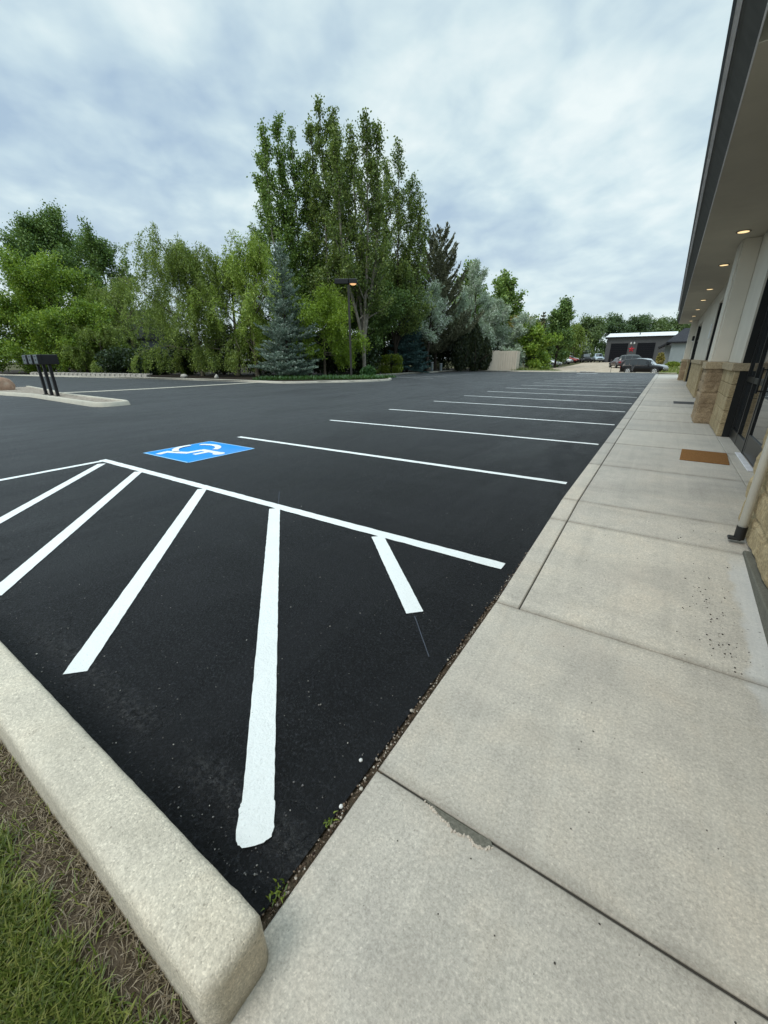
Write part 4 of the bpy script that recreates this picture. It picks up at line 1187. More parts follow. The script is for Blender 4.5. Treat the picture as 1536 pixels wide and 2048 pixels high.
# --- spruces, pine
conifer('blue_spruce', 'blue spruce with silvery tiers in front of the cottonwoods', (-24.2, 23.2), 9.0, 2.25, LEAF['spruce'], 21, levels=27, per=11, ncard=80000, L=.13, W=.045, power=.64, ragged=.24, spray=.40, droop=-.05, tip=.35)
conifer('blue_spruce', 'shaded dark teal spruce between the bright hedge and the pine', (-23.9, 40.6), 6.9, 2.6, LEAF['spruce_dark'], 22, levels=24, per=10, ncard=34000, L=.2, W=.07, power=.8)
conifer('pine_tree', 'dark brownish pine with open top rising behind the dark spruce', (-24.2, 48.0), 15.0, 4.5, LEAF['pine'], 23, levels=22, per=9, ncard=46000, L=.36, W=.10, droop=.15, tip=.95, power=.42, ragged=.30, z_lo=.10, trunk_r=.2, spray=.34)
conifer('cypress_tree', 'narrow dark evergreen left of the lone far tree', (-17.4, 70.7), 8.2, .95, LEAF['pine'], 24, levels=18, per=7, ncard=5000, L=.4, W=.14, power=.5)
conifer('fir_tree', 'small pale silver conifer in front of the dark garage', (-16.1, 106.5), 5.0, 1.5, LEAF['olive'], 25, levels=14, per=7, ncard=5000, L=.35, W=.14)

# --- willows and left-hand trees
WIL = dict(elev=(12, 72), trop=-.25, sub=10, sublen=.36, spread=.11, trunk_r=.2, nl=20, t0=.14, L=.17, W=.060, wob=.17, droop=.5, strands=3, strand_len=2.4, axis_mix=.5, upn=.1)
broadleaf('willow_tree', 'olive green weeping willow with bare contorted limbs left of the spruce', 'tree', (-35.6, 23.4), 10.6, 5.6, LEAF['willow'], 31, M['twig'], nleaf=62000, **WIL)
broadleaf('willow_tree', 'darker weeping willow between the two lighter willows', 'tree', (-32.6, 25.0), 9.4, 4.8, LEAF['willow'], 32, M['twig'], nleaf=46000, **WIL)
broadleaf('willow_tree', 'sparse yellowish willow with upright wisps beside the blue spruce', 'tree', (-29.5, 24.6), 10.2, 4.6, LEAF['willowy'], 33, M['twig'], nleaf=36000, **{**WIL, 'elev': (35, 80), 'trop': .25, 'droop': .15, 'strands': 2, 'strand_len': 1.6})
broadleaf('willow_tree', 'bright chartreuse drooping tree between spruce and lamp post', 'tree', (-23.9, 27.0), 6.4, 3.6, LEAF['chartreuse'], 34, M['twig'], nleaf=36000, **{**WIL, 'strand_len': .8, 'strands': 2, 'droop': .3, 'sub': 12, 'elev': (0, 75), 't0': .34, 'trunk_r': .12, 'spread': .16, 'trop': .1})
broadleaf('maple_tree', 'bright green leafy tree filling the far left edge', 'tree', (-63.0, 22.6), 12.9, 6.4, LEAF['bright'], 41, nleaf=52000, L=.22, W=.16, nl=22, t0=.06, elev=(0, 70), trop=.2, sub=11, spread=.42, trunk_r=.2)
broadleaf('maple_tree', 'bright green lower tree behind the mailboxes', 'tree', (-56.2, 22.2), 7.6, 4.6, LEAF['bright'], 42, nleaf=34000, L=.20, W=.15, nl=18, t0=.05, elev=(-5, 65), trop=.2, sub=10, spread=.36, trunk_r=.15)
broadleaf('maple_tree', 'bright green bushy tree cut by the left edge behind the island', 'tree', (-66.0, 19.6), 8.2, 5.0, LEAF['bright'], 47, nleaf=32000, L=.21, W=.16, nl=18, t0=.05, elev=(-5, 65), trop=.2, sub=10, spread=.38, trunk_r=.15)
broadleaf('poplar_tree', 'tall dark green tree at upper left behind the bright one', 'tree', (-75.2, 28.0), 20.6, 8.2, LEAF['dark'], 43, nleaf=46000, L=.26, W=.20, nl=22, t0=.2, elev=(20, 75), trop=.5, sub=11, spread=.42, trunk_r=.28)
broadleaf('poplar_tree', 'tall thin see-through tree right of the dark tree at upper left', 'tree', (-66.4, 30.4), 17.4, 6.2, LEAF['dark'], 44, nleaf=20000, L=.25, W=.18, nl=18, t0=.25, elev=(30, 75), trop=.5, sub=9, spread=.30, trunk_r=.2)
broadleaf('birch_tree', 'thin arching brownish tree leaning over the grey house roof', 'tree', (-57.6, 28.6), 10.6, 5.6, LEAF['willow'], 45, M['twig'], nleaf=16000, **{**WIL, 't0': .45, 'strands': 2, 'strand_len': 2.0, 'L': .22, 'W': .08})
broadleaf('willow_tree', 'low dark weeping bush tree below the grey house', 'tree', (-53.4, 22.8), 5.8, 3.8, LEAF['willow'], 46, M['twig'], nleaf=30000, **{**WIL, 'strand_len': 1.6, 'L': .2, 'W': .06, 'trunk_r': .12})

# --- silver trees and right-hand screen
OLV = dict(nl=20, t0=.08, elev=(5, 66), trop=.10, wob=.10, prof=(lambda q: max(.12, (1-q**1.6))), sub=10, sublen=.36, spread=.20, trunk_r=.18, L=.27, W=.085, axis_mix=.55, droop=.2)
broadleaf('russian_olive', 'tall silver leaved tree between the pine and the poplars', 'tree', (-22.3, 56.4), 13.0, 4.8, LEAF['olive'], 51, nleaf=28000, **OLV)
broadleaf('russian_olive', 'silver leaved tree partly in front of the pine', 'tree', (-22.6, 51.2), 8.8, 3.4, LEAF['olive'], 52, nleaf=17000, **OLV)
broadleaf('russian_olive', 'silver branches reaching out between cottonwood and pine', 'tree', (-22.9, 43.4), 9.0, 2.9, LEAF['olive'], 53, nleaf=6500, **{**OLV, 't0': .4})
broadleaf('russian_olive', 'rounded silver tree just right of the beige enclosure', 'tree', (-17.2, 58.8), 6.7, 4.2, LEAF['olive'], 54, nleaf=30000, **{**OLV, 't0': .03, 'elev': (-8, 70), 'droop': .5})
broadleaf('russian_olive', 'silver tree right behind the beige enclosure', 'tree', (-20.4, 57.0), 8.4, 4.2, LEAF['olive'], 55, nleaf=22000, **OLV)
broadleaf('poplar_tree', 'green poplar with two pointed tops behind the silver trees', 'tree', (-23.4, 69.0), 13.7, 7.4, LEAF['cotton_lit'], 56, nleaf=20000, **{**POP, 'L': .34, 'W': .26, 'spread': .28, 't0': .12}, prof=pp)
broadleaf('poplar_tree', 'pale green poplar just right of the pine', 'tree', (-26.6, 61.6), 14.1, 6.4, LEAF['cotton_lit'], 57, nleaf=16000, **{**POP, 'L': .34, 'W': .26, 'spread': .28, 't0': .12}, prof=pp)
broadleaf('box_elder', 'yellow green leafy tree at the mouth of the gravel lot', 'tree', (-14.9, 59.0), 5.9, 3.0, LEAF['bright'], 58, nleaf=15000, L=.24, W=.17, nl=16, t0=.03, elev=(-5, 70), trop=.2, sub=9, spread=.28, trunk_r=.13, base_z=0)
broadleaf('box_elder', 'rust tinged tree top behind the rounded silver tree', 'tree', (-18.4, 62.2), 7.0, 3.1, LEAF['rust'], 59, nleaf=11000, L=.25, W=.17, nl=16, t0=.1, elev=(5, 70), trop=.2, sub=9, spread=.28, trunk_r=.13)
broadleaf('elm_tree', 'lone far tree with rounded clumps standing against the sky', 'tree', (-15.5, 74.6), 10.1, 3.1, LEAF['dark'], 60, nleaf=13000, L=.30, W=.22, nl=18, t0=.12, elev=(25, 72), trop=.4, sub=8, spread=.34, trunk_r=.2)
broadleaf('box_elder', 'dark green bushy tree behind the white cars', 'tree', (-20.5, 88), 6.6, 4.2, LEAF['dark'], 61, nleaf=9000, L=.36, W=.27, nl=15, t0=.04, elev=(-5, 70), trop=.2, sub=8, spread=.45, trunk_r=.15)
broadleaf('willow_tree', 'far weeping willow left of the dark garage', 'tree', (-18.6, 108), 8.0, 3.6, LEAF['willow'], 62, M['twig'], nleaf=11000, **{**WIL, 'L': .42, 'W': .14, 'strand_len': 2.6})
FAR = dict(nl=16, t0=.06, elev=(0, 72), trop=.25, sub=8, spread=.65, trunk_r=.3, L=.42, W=.32)
for i, (x, y, h, r_, k, lab) in enumerate([
    (-34, 132, 11.6, 5.5, 'far2', 'far tree seen just left of the lone elm'),
    (-27.0, 138.6, 9.4, 5.5, 'far', 'far tree line, low tree above the parked dark vehicle'),
    (-20.0, 136, 11.6, 6.0, 'far', 'far tree line, broad tree just left of the garage roof'),
    (-14.0, 145, 12.6, 6.2, 'far2', 'far tree line, tall tree above the left end of the garage roof'),
    (-8.6, 149, 12.2, 5.6, 'far2', 'far tree line, tree above the middle of the garage roof'),
    (-4.2, 152, 11.4, 6.0, 'far', 'far tree line, lower tree above the right of the garage roof'),
    (.6, 141, 12.0, 5.6, 'far', 'far tree line, bright tree rising above the grey house'),
    (5.6, 143, 12.2, 6.0, 'far', 'far tree line, tree at the end of the soffit')]):
    broadleaf('distant_tree', lab, 'tree', (x, y), h, r_, LEAF[k], 70+i, nleaf=15000, group='far tree line', **FAR)

# --- arborvitae, hedge, shrubs
for i, (x, y, s, lab) in enumerate([
    (-21.1, 48.9, (2.5, 2.5, 5.0), 'dark columnar arborvitae, left of the three near the enclosure'),
    (-19.9, 49.9, (2.2, 2.2, 5.4), 'dark columnar arborvitae, tallest of the three near the enclosure'),
    (-18.75, 50.6, (1.6, 1.6, 3.7), 'short dark arborvitae touching the beige enclosure')]):
    bush('arborvitae', lab, 'shrub', (x, y), s, LEAF['arb'], 80+i, 9000, .26, .09, 5, .45, 'arborvitae beside the enclosure', upright=.75, lump=.16)
bush('hedge', 'clipped bright yellow green hedge under the cottonwoods', 'hedge', (-23.4, 36.6), (2.3, 1.5, 1.8), LEAF['hedge'], 84, 6000, .13, .09, 9, .4, lump=.10, box=True)
bush('round_shrub', 'small round olive green shrub left of the bright hedge', 'shrub', (-24.4, 35.4), (.85, .85, 1.0), LEAF['willow'], 85, 1800, .10, .06, 5, .4, lump=.08)
bush('leafy_shrub', 'small glossy green shrub at the foot of the lamp post tree', 'shrub', (-19.4, 27.0), (1.15, 1.1, .85), LEAF['shrub'], 86, 2200, .12, .09, 9, .6)
bush('leafy_shrub', 'tiny pale green plant in the bed left of the hedge', 'shrub', (-23.2, 33.0), (.7, .7, .5), LEAF['hedge'], 87, 700, .12, .08, 6, .6)
n = 9000
th_ = RNG.uniform(0, 1, n); 
px_ = -24.6+7.2*th_; py_ = 20.2+5.2*th_**1.3+RNG.uniform(-.2, 2.6, n)
P = np.stack([px_, py_, np.full(n, .10)], 1)
blades('ground_cover', P, .30, .05, .9, LEAF['shrub'])
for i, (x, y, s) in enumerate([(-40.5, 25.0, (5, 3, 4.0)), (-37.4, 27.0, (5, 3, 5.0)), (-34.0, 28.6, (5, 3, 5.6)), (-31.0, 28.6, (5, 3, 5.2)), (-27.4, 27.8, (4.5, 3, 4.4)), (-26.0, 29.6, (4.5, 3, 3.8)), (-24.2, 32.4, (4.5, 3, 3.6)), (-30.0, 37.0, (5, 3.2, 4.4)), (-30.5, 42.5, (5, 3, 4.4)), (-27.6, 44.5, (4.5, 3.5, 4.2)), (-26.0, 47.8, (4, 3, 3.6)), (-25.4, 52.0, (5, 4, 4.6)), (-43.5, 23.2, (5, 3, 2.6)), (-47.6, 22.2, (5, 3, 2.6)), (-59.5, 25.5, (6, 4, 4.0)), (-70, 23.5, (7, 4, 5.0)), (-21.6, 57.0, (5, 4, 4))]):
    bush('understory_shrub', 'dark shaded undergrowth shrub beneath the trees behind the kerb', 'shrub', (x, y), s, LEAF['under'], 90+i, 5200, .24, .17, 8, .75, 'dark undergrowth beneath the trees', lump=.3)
for i, (x, y, s, k, lab) in enumerate([(2.6, 78.5, (2.2, 1.8, 1.2), 'shrub', 'dark green shrub at the foot of the grey house wall'), (.6, 76.6, (2.0, 1.6, .8), 'hedge', 'yellow green weeds in front of the grey house'), (-1.2, 83.5, (1.3, 1.1, 2.0), 'rust', 'reddish shrub at the left corner of the grey house')]):
    bush('leafy_shrub', lab, 'shrub', (x, y), s, LEAF[k], 120+i, 1500, .22, .15, 6, .6)
n = 5000
px_ = RNG.uniform(-.6, 6, n); py_ = RNG.uniform(54, 74, n)
P = np.stack([px_, py_, terr(px_, py_)-.02], 1); blades('verge_grass', P, .45, .05, .6, LEAF['grass'])
n = 3500
px_ = RNG.uniform(-15.5, -12.4, n); py_ = RNG.uniform(50.8, 64, n)
P = np.stack([px_, py_, terr(px_, py_)-.02], 1); blades('verge_grass', P, .5, .05, .6, LEAF['grass'])

# ------------------------------------------------------------------ background buildings and fixtures
enc = thing('trash_enclosure', 'beige ribbed metal enclosure at the back of the lot', 'enclosure', (-16.4, 51.0, .05), R(8))
def ribbed(x0, x1, y, z0, z1, name, nrib):
    mb = MB(); w_ = (x1-x0)/nrib
    for k in range(nrib):
        a = x0+k*w_
        mb.box(a, a+w_*.60, y-.06, y, z0, z1, .012); mb.box(a+w_*.60, a+w_, y-.008, y, z0, z1-.001)
    return mb.build(name, M['beigepanel'], enc)
ribbed(-.72, 1.25, 0, 0, 2.25, 'gate_panel', 7)
mb = MB(); mb.box(-2.0, -.82, -.12, .02, 0, 2.3, .01); mb.build('side_panel', M['beigepanel'], enc)
mb = MB(); mb.box(-.82, -.73, -.1, 0, 0, 2.32); mb.build('gate_post', M['beigepanel'], enc)
mb = MB(); mb.box(1.26, 1.36, -.1, 2.2, 0, 2.25); mb.build('side_panel', M['beigepanel'], enc)
mb = MB(); mb.box(-2.0, -1.9, .021, 2.2, 0, 2.25); mb.build('side_panel', M['beigepanel'], enc)
mb = MB(); mb.box(-1.89, 1.25, 2.1, 2.2, 0, 2.25); mb.build('back_panel', M['beigepanel'], enc)

for (x, y, h, lab) in ((-23.6, 46.0, .95, 'grey utility pedestal standing under the pine'), (-22.9, 47.0, .8, 'shorter pale utility pedestal right of the grey one')):
    t = thing('utility_pedestal', lab, 'pedestal', (x, y, .1))
    mb = MB(); mb.box(-.12, .12, -.12, .12, 0, h, .03); mb.build('cabinet', M['housegrey'], t)
    mb = MB(); mb.box(-.14, .14, -.14, .14, h, h+.06, .02); mb.build('lid', M['gutter'], t)

gar = thing('garage_building', 'dark metal garage with white roof and a red star', 'garage', (0, 0, 0))
GY, GX0, GX1, gb, ge = 104.5, -11.85, .2, .5, 5.55
mb = MB(); mb.box(GX0, GX1, GY, GY+12, gb, ge)
for k in range(44):
    x_ = GX0+.1+k*(GX1-GX0)/44; mb.box(x_, x_+.05, GY-.03, GY, gb, ge-.25)
mb.build('wall', M['dark_metal'], gar)
mb = MB()
a = [(GX0-.3, GY-.4, ge+.05), (GX1+.3, GY-.4, ge+.05), (GX1+.3, GY+6, ge+1.05), (GX0-.3, GY+6, ge+1.05), (GX1+.3, GY+12.4, ge+.05), (GX0-.3, GY+12.4, ge+.05)]
mb.poly([a[0], a[1], a[2], a[3]]); mb.poly([a[3], a[2], a[4], a[5]])
rf = mb.build('roof', M['white_roof'], gar)
sol = rf.modifiers.new('thick', 'SOLIDIFY'); sol.thickness = .12
mb = MB(); mb.box(-6.2, -6.0, GY+2.4, GY+2.6, ge+.4, ge+.85); mb.build('roof_vent', M['dark_metal'], rf)
mb = MB(); mb.poly([(GX0, GY+.01, ge), (GX0, GY+11.99, ge), (GX0, GY+6, ge+.93)]); mb.build('gable', M['dark_metal'], gar)
mb = MB(); mb.box(GX0-.3, GX1+.3, GY-.52, GY-.40, ge-.12, ge+.06); mb.build('gutter', M['door_dark'], gar)
for x0, x1 in ((-10.95, -7.75), (-6.05, -2.9)):
    mb = MB()
    for k in range(10): mb.box(x0, x1, GY-.10+(.01 if k % 2 else 0), GY-.05, gb+k*.385, gb+(k+1)*.385-.012)
    mb.build('garage_door', M['door_dark'], gar)
def star(cx_, cz_, r, y):
    mb = MB(); P_ = []
    for k in range(10):
        rr_ = r if k % 2 == 0 else r*.42
        P_.append((cx_+rr_*math.sin(k*math.pi/5), y, cz_+rr_*math.cos(k*math.pi/5)))
    vs = [mb.bm.verts.new(p) for p in P_]; cv_ = mb.bm.verts.new((cx_, y-.22, cz_))
    for k in range(10): mb.bm.faces.new((vs[k], vs[(k+1) % 10], cv_))
    return mb.build('star_emblem', M['red'], gar)
star(-7.0, 3.15, .68, GY-.045)
for x_ in (-7.25, -6.65):
    mb = MB(); mb.cyl((x_, GY-.25, 4.42), (x_+.02, GY-.5, 4.30), .12, .17, 12); mb.cyl((x_, GY-.02, 4.6), (x_, GY-.27, 4.46), .02, .02, 6)
    mb.build('flood_light', M['whiteplastic'], gar)

hs = thing('house', 'grey blue house with dark shingle roof beside the garage', 'house', (0, 0, 0))
mb = MB(); mb.box(-.1, 10, 85, 95, .1, 3.9); mb.build('wall', M['housegrey'], hs)
mb = MB(); mb.box(-1.0, -.12, 88, 95, .1, 3.4); mb.build('wing_wall', M['housegrey'], hs)
mb = MB()
mb.poly([(-.9, 84.4, 3.85), (10.5, 84.4, 3.85), (8.0, 90, 6.1), (1.2, 90, 6.1)]); mb.poly([(-.9, 84.4, 3.85), (1.2, 90, 6.1), (-.9, 95.6, 3.85)])
mb.poly([(-2.0, 87.2, 3.15), (-.4, 86.8, 4.0), (-.4, 95.6, 4.0), (-2.0, 95.6, 3.15)])
r_ = mb.build('roof', M['shingle'], hs); s_ = r_.modifiers.new('thick', 'SOLIDIFY'); s_.thickness = .25; s_.offset = 1
mb = MB(); mb.box(-.14, -.06, 89, 90, .2, 2.4); mb.build('door', plain('red_brown_door', (.13, .05, .035), .6), hs)
mb = MB(); mb.box(-1.9, -1.78, 87.3, 87.42, .1, 3.2); mb.build('porch_post', M['fascia'], hs)

h2 = thing('house', 'grey shingled house half hidden behind the left willows', 'house', (-66.5, 33.5, 0), R(-65))
mb = MB(); mb.box(-4, 4, -4, 4, 0, 4.4); mb.build('wall', mat_stucco('slate_siding', (.12, .13, .145)), h2)
mb = MB()
mb.poly([(-4.5, -4.5, 4.3), (4.5, -4.5, 4.3), (0, -4.5, 8.3)]); mb.poly([(-4.5, 4.5, 4.3), (0, 4.5, 8.3), (4.5, 4.5, 4.3)])
mb.poly([(-4.5, -4.5, 4.3), (0, -4.5, 8.3), (0, 4.5, 8.3), (-4.5, 4.5, 4.3)]); mb.poly([(4.5, -4.5, 4.3), (4.5, 4.5, 4.3), (0, 4.5, 8.3), (0, -4.5, 8.3)])
mb.build('roof', M['shingle2'], h2)
for x_ in (-2.4, .6):
    mb = MB(); mb.box(x_, x_+1.6, -4.06, -4.0, 1.4, 3.1); f_ = mb.build('window', M['whiteplastic'], h2)
    mb = MB(); mb.box(x_+.1, x_+.75, -4.08, -4.062, 1.5, 3.0); mb.box(x_+.85, x_+1.5, -4.08, -4.062, 1.5, 3.0); mb.build('pane', M['glass'], f_)

mb = MB(); mb.box(-.75, -.1, -.09, .09, 0, .13, .03); mb.box(-.02, .7, -.1, .06, 0, .11, .03, rot=Matrix.Rotation(.12, 3, 'Z'))
o = mb.build('wheel_stop', M['block']); o.location = (-7.0, 49.9, .0); tag(o, 'broken grey concrete wheel stop at the far edge of the lot', 'wheel stop')
mb = MB(); mb.cyl((0, 0, 0), (0, 0, .75), .02, .02, 8); o = mb.build('marker_stake', M['pole']); o.location = (-4.9, 50.6, -.03); tag(o, 'thin dark stake at the gravel edge behind the maroon car', 'stake')

# ------------------------------------------------------------------ cars
def lerp(a, b, t): return a+(b-a)*t
ST = {
 'suv': [(-.5, .45, .72, .80, .80, .86), (-.490, .36, .92, 1.02, .84, .95), (-.462, .33, 1.0, 1.42, .76, .99), (-.405, .31, 1.01, 1.66, .73, 1), (-.20, .29, 1.0, 1.74, .73, 1), (-.02, .29, .99, 1.73, .73, 1), (.075, .29, .98, 1.66, .72, 1), (.225, .29, .96, 1.06, .80, 1), (.38, .31, .90, .99, .80, .98), (.47, .36, .80, .87, .76, .93), (.5, .44, .66, .72, .70, .85)],
 'sedan': [(-.5, .45, .78, .84, .80, .86), (-.485, .34, .92, .98, .82, .94), (-.40, .28, .95, 1.02, .82, .99), (-.32, .26, .94, 1.06, .76, 1), (-.17, .25, .93, 1.40, .70, 1), (-.02, .25, .92, 1.45, .70, 1), (.09, .25, .91, 1.38, .70, 1), (.235, .25, .88, .96, .78, 1), (.38, .27, .80, .87, .80, .98), (.47, .32, .68, .74, .76, .93), (.5, .40, .56, .62, .70, .84)],
 'pickup': [(-.5, .50, 1.0, 1.04, .90, .95), (-.49, .45, 1.05, 1.08, .9, .99), (-.30, .42, 1.06, 1.09, .9, 1), (-.16, .40, 1.06, 1.10, .88, 1), (-.14, .40, 1.06, 1.72, .74, 1), (.0, .38, 1.05, 1.80, .73, 1), (.10, .38, 1.05, 1.74, .72, 1), (.21, .38, 1.04, 1.16, .82, 1), (.38, .40, 1.0, 1.10, .82, .98), (.475, .45, .92, .98, .80, .95), (.5, .5, .80, .86, .76, .9)],
}
WIN = {'suv': ([(-.395, -.30), (-.285, -.115), (-.10, .115)], (.085, .215), (-.482, -.415)), 'sedan': ([(-.20, -.10), (-.085, .10)], (.10, .225), (-.305, -.18)), 'pickup': ([(-.13, -.02), (-.005, .115)], (.11, .205), (-.139, -.138))}

def car(name, label, loc, rz, kind, paint, L, W, scale_h=1.0, cat='car', group=None, parked_detail=True):
    t = thing(name, label, cat, loc, rz, group)
    S = ST[kind]; hw = W/2
    def st_at(x):
        xs_ = [s[0] for s in S]
        return [float(np.interp(x, xs_, [s[k] for s in S])) for k in range(1, 6)]
    xs_ = sorted(set([s[0] for s in S] + list(np.linspace(-.48, .48, 25))))
    rings = []
    for x in xs_:
        zb, zs, zt, wt_, we = st_at(x); zb *= scale_h; zs *= scale_h; zt *= scale_h
        w0 = we*hw; w1 = wt_*hw*(we if we < .99 else 1)
        half = [(0, zb), (w0*.80, zb), (w0*.97, zb+.10), (w0, lerp(zb, zs, .5)), (w0*.985, zs-.05), (w0*.94, zs), (w1, max(zs+.01, zt-.06)), (w1*.86, zt-.005), (w1*.5, zt+.012), (0, zt+.018)]
        ring = [(x*L, y_, z_) for y_, z_ in half]+[(x*L, -y_, z_) for y_, z_ in reversed(half[1:-1])]
        rings.append(ring)
    n_ = len(rings[0]); V = [p for r in rings for p in r]; F = []
    for i in range(len(rings)-1):
        for q in range(n_):
            F.append((i*n_+q, i*n_+(q+1) % n_, (i+1)*n_+(q+1) % n_, (i+1)*n_+q))
    bm = bmesh.new(); vs = [bm.verts.new(v) for v in V]
    for f in F: bm.faces.new([vs[k] for k in f])
    bm.faces.new([vs[k] for k in range(n_)]); bm.faces.new([vs[(len(rings)-1)*n_+k] for k in reversed(range(n_))])
    mb = MB(); mb.bm.free(); mb.bm = bm
    body = mb.build('body', paint, t, True)
    def side_pt(x, s, sg, off=.008):
        zb, zs, zt, wt_, we = st_at(x); zs *= scale_h; zt *= scale_h
        y0_, y1_ = we*hw*.94, wt_*hw; z0_, z1_ = zs, zt-.06
        return (x*L, sg*(lerp(y0_, y1_, s)+off), lerp(z0_, z1_, s)+.002)
    sides, ws, rw_ = WIN[kind]
    for sg in (-1, 1):
        for a, c in sides:
            mb = MB(); st = 4
            top_ = [side_pt(lerp(a, c, k/st), .88, sg) for k in range(st+1)]; bot_ = [side_pt(lerp(a, c, k/st), .08, sg) for k in range(st+1)]
            for k in range(st): mb.poly([bot_[k], bot_[k+1], top_[k+1], top_[k]])
            mb.build('side_window', M['carglass'], t)
    def cross_panel(x0, x1, nm, lift=.02):
        mb = MB(); st = 4; rows = []
        for k in range(st+1):
            x = lerp(x0, x1, k/st); zb, zs, zt, wt_, we = st_at(x); w1 = wt_*hw*.82
            rows.append([(x*L, y_*w1, zt*scale_h+lift-.022*abs(y_)**2) for y_ in np.linspace(-1, 1, 7)])
        for k in range(st):
            for j in range(6): mb.poly([rows[k][j], rows[k][j+1], rows[k+1][j+1], rows[k+1][j]])
        mb.build(nm, M['carglass'], t)
    cross_panel(ws[0], ws[1], 'windshield', .03)
    if kind != 'pickup': cross_panel(rw_[0], rw_[1], 'rear_window', .03)
    rad = .36 if kind != 'sedan' else .325
    for sx in (-.305, .305):
        for sg in (-1, 1):
            yo = sg*(hw-.10)
            mb = MB(); mb.cyl((sx*L, yo-sg*.12, rad), (sx*L, yo+sg*.115, rad), rad, rad, 22); wh = mb.build('wheel', M['tyre'], t)
            mb = MB(); mb.cyl((sx*L, yo+sg*.114, rad), (sx*L, yo+sg*.124, rad), rad*.70, rad*.66, 20)
            mb.build('rim', M['rim'], wh)
            mb = MB()
            for k in range(5):
                a = k*2*math.pi/5; u = Vector((math.cos(a), 0, math.sin(a))); v_ = Vector((-math.sin(a), 0, math.cos(a)))
                c0 = Vector((sx*L, yo+sg*.127, rad)); mb.poly([c0+u*.1*rad*1.2+v_*.05, c0+u*rad*.6+v_*.08, c0+u*rad*.6+v_*.16, c0+u*.06+v_*.1])
            mb.build('spoke_gap', M['tyre'], wh)
            mb = MB(); mb.cyl((sx*L, yo+sg*.02, rad+.02), (sx*L, yo+sg*.106, rad+.02), rad*1.16, rad*1.16, 22); mb.build('wheel_arch', M['black'], t)
    zf = st_at(.485)[1]*scale_h; zr = st_at(-.485)[1]*scale_h
    for sg in (-1, 1):
        mb = MB(); mb.box(.455*L, .495*L, sg*hw*.55, sg*hw*.88, zf-.16, zf-.02, .02); mb.build('headlight', M['headlight'], t)
        mb = MB(); mb.box(-.503*L, -.478*L, sg*hw*.58, sg*hw*.92, zr-.22, zr-.02, .02); mb.build('taillight', M['taillight'], t)
        mb = MB(); x_ = .13*L; mb.box(x_, x_+.14, sg*(hw+.01), sg*(hw+.17), 1.0*scale_h, 1.13*scale_h, .03); mb.build('mirror', paint, t)
    mb = MB(); mb.box(-.512*L, -.503*L, -.16, .16, .66*scale_h, .80*scale_h); mb.build('number_plate', M['whiteplastic'], t)
    mb = MB(); mb.box(.497*L, .507*L, -hw*.5, hw*.5, zf-.22, zf-.03, .01); mb.build('grille', M['black'], t)
    mb = MB(); mb.box(-.505*L, .505*L, -hw*.82, hw*.82, .24, .40, .03); mb.build('underbody', M['black'], t)
    return t
def cz(x, y, d=0): return gz(x, y)-.01+d
cg = 'cars parked on the gravel lot'
car('parked_car', 'black SUV parked side-on at the end of the walk', (-2.55, 60.2, cz(-2.55, 60.2)), 0, 'suv', M['carblack'], 4.5, 1.85, 1.0, group=cg)
car('parked_car', 'silver SUV nosing out right behind the black SUV', (-2.2, 64.3, cz(-2.2, 64.3)), R(3), 'suv', M['carsilver'], 4.6, 1.86, 1.02, group=cg)
car('parked_car', 'dark green SUV whose roof shows above the silver one', (-4.2, 74.8, cz(-4.2, 74.8)), R(4), 'suv', M['cardark'], 4.7, 1.88, 1.06, group=cg)
car('parked_car', 'maroon sedan seen from behind left of the black SUV', (-6.3, 75.4, cz(-6.3, 75.4)), R(112), 'sedan', M['carmaroon'], 4.7, 1.82, 1.0, group=cg)
car('parked_car', 'white SUV parked at the left edge of the gravel lot', (-19.0, 95.5, cz(-19, 95.5)), R(-12), 'suv', M['carwhite'], 4.7, 1.88, 1.0, group=cg)
car('parked_car', 'white car with only its nose showing past the yellow green tree', (-18.2, 81.0, cz(-18.2, 81.0)), R(-15), 'sedan', M['carwhite'], 4.7, 1.85, 1.05, group=cg)
car('parked_car', 'red car mostly hidden behind the white SUV', (-18.6, 101.5, cz(-18.6, 101.5)), R(-15), 'sedan', M['carred'], 4.5, 1.8, 1.0, group=cg)
car('parked_car', 'small white car at the end of the left row', (-19.0, 106.0, cz(-19, 106)), R(-15), 'sedan', M['carwhite'], 4.5, 1.8, 1.0, group=cg)
car('parked_car', 'dark SUV facing the camera left of the garage', (-15.4, 104.0, cz(-15.4, 104.0)), R(-72), 'suv', M['carblack'], 4.7, 1.9, 1.04, group=cg)
car('parked_truck', 'pale blue pickup truck parked against the garage corner', (-13.2, 105.2, cz(-13.2, 105.2)), R(-72), 'pickup', M['carblue'], 5.2, 1.9, 1.0, 'truck', group=cg)

# ------------------------------------------------------------------ world, sun, camera
SUN_EL, SUN_AZ = R(52), R(244)      # azimuth measured from +X, counter-clockwise (light from the lot side, a little behind)
w = bpy.data.worlds.new("World"); sc.world = w; w.use_nodes = True
nt = w.node_tree; nt.nodes.clear()
def N(typ, **k):
    o = nt.nodes.new(typ)
    for a, v in k.items(): setattr(o, a, v)
    return o
lk = nt.links.new
out = N('ShaderNodeOutputWorld'); mixs = N('ShaderNodeMixShader')
sky = N('ShaderNodeTexSky', sky_type='NISHITA'); sky.sun_disc = False; sky.sun_elevation = SUN_EL; sky.sun_rotation = R(90)-SUN_AZ
sky.air_density = 1.0; sky.dust_density = 1.5
bg1 = N('ShaderNodeBackground'); bg1.inputs[1].default_value = .10; lk(sky.outputs[0], bg1.inputs[0])
tc = N('ShaderNodeTexCoord'); sp = N('ShaderNodeSeparateXYZ'); lk(tc.outputs['Generated'], sp.inputs[0])
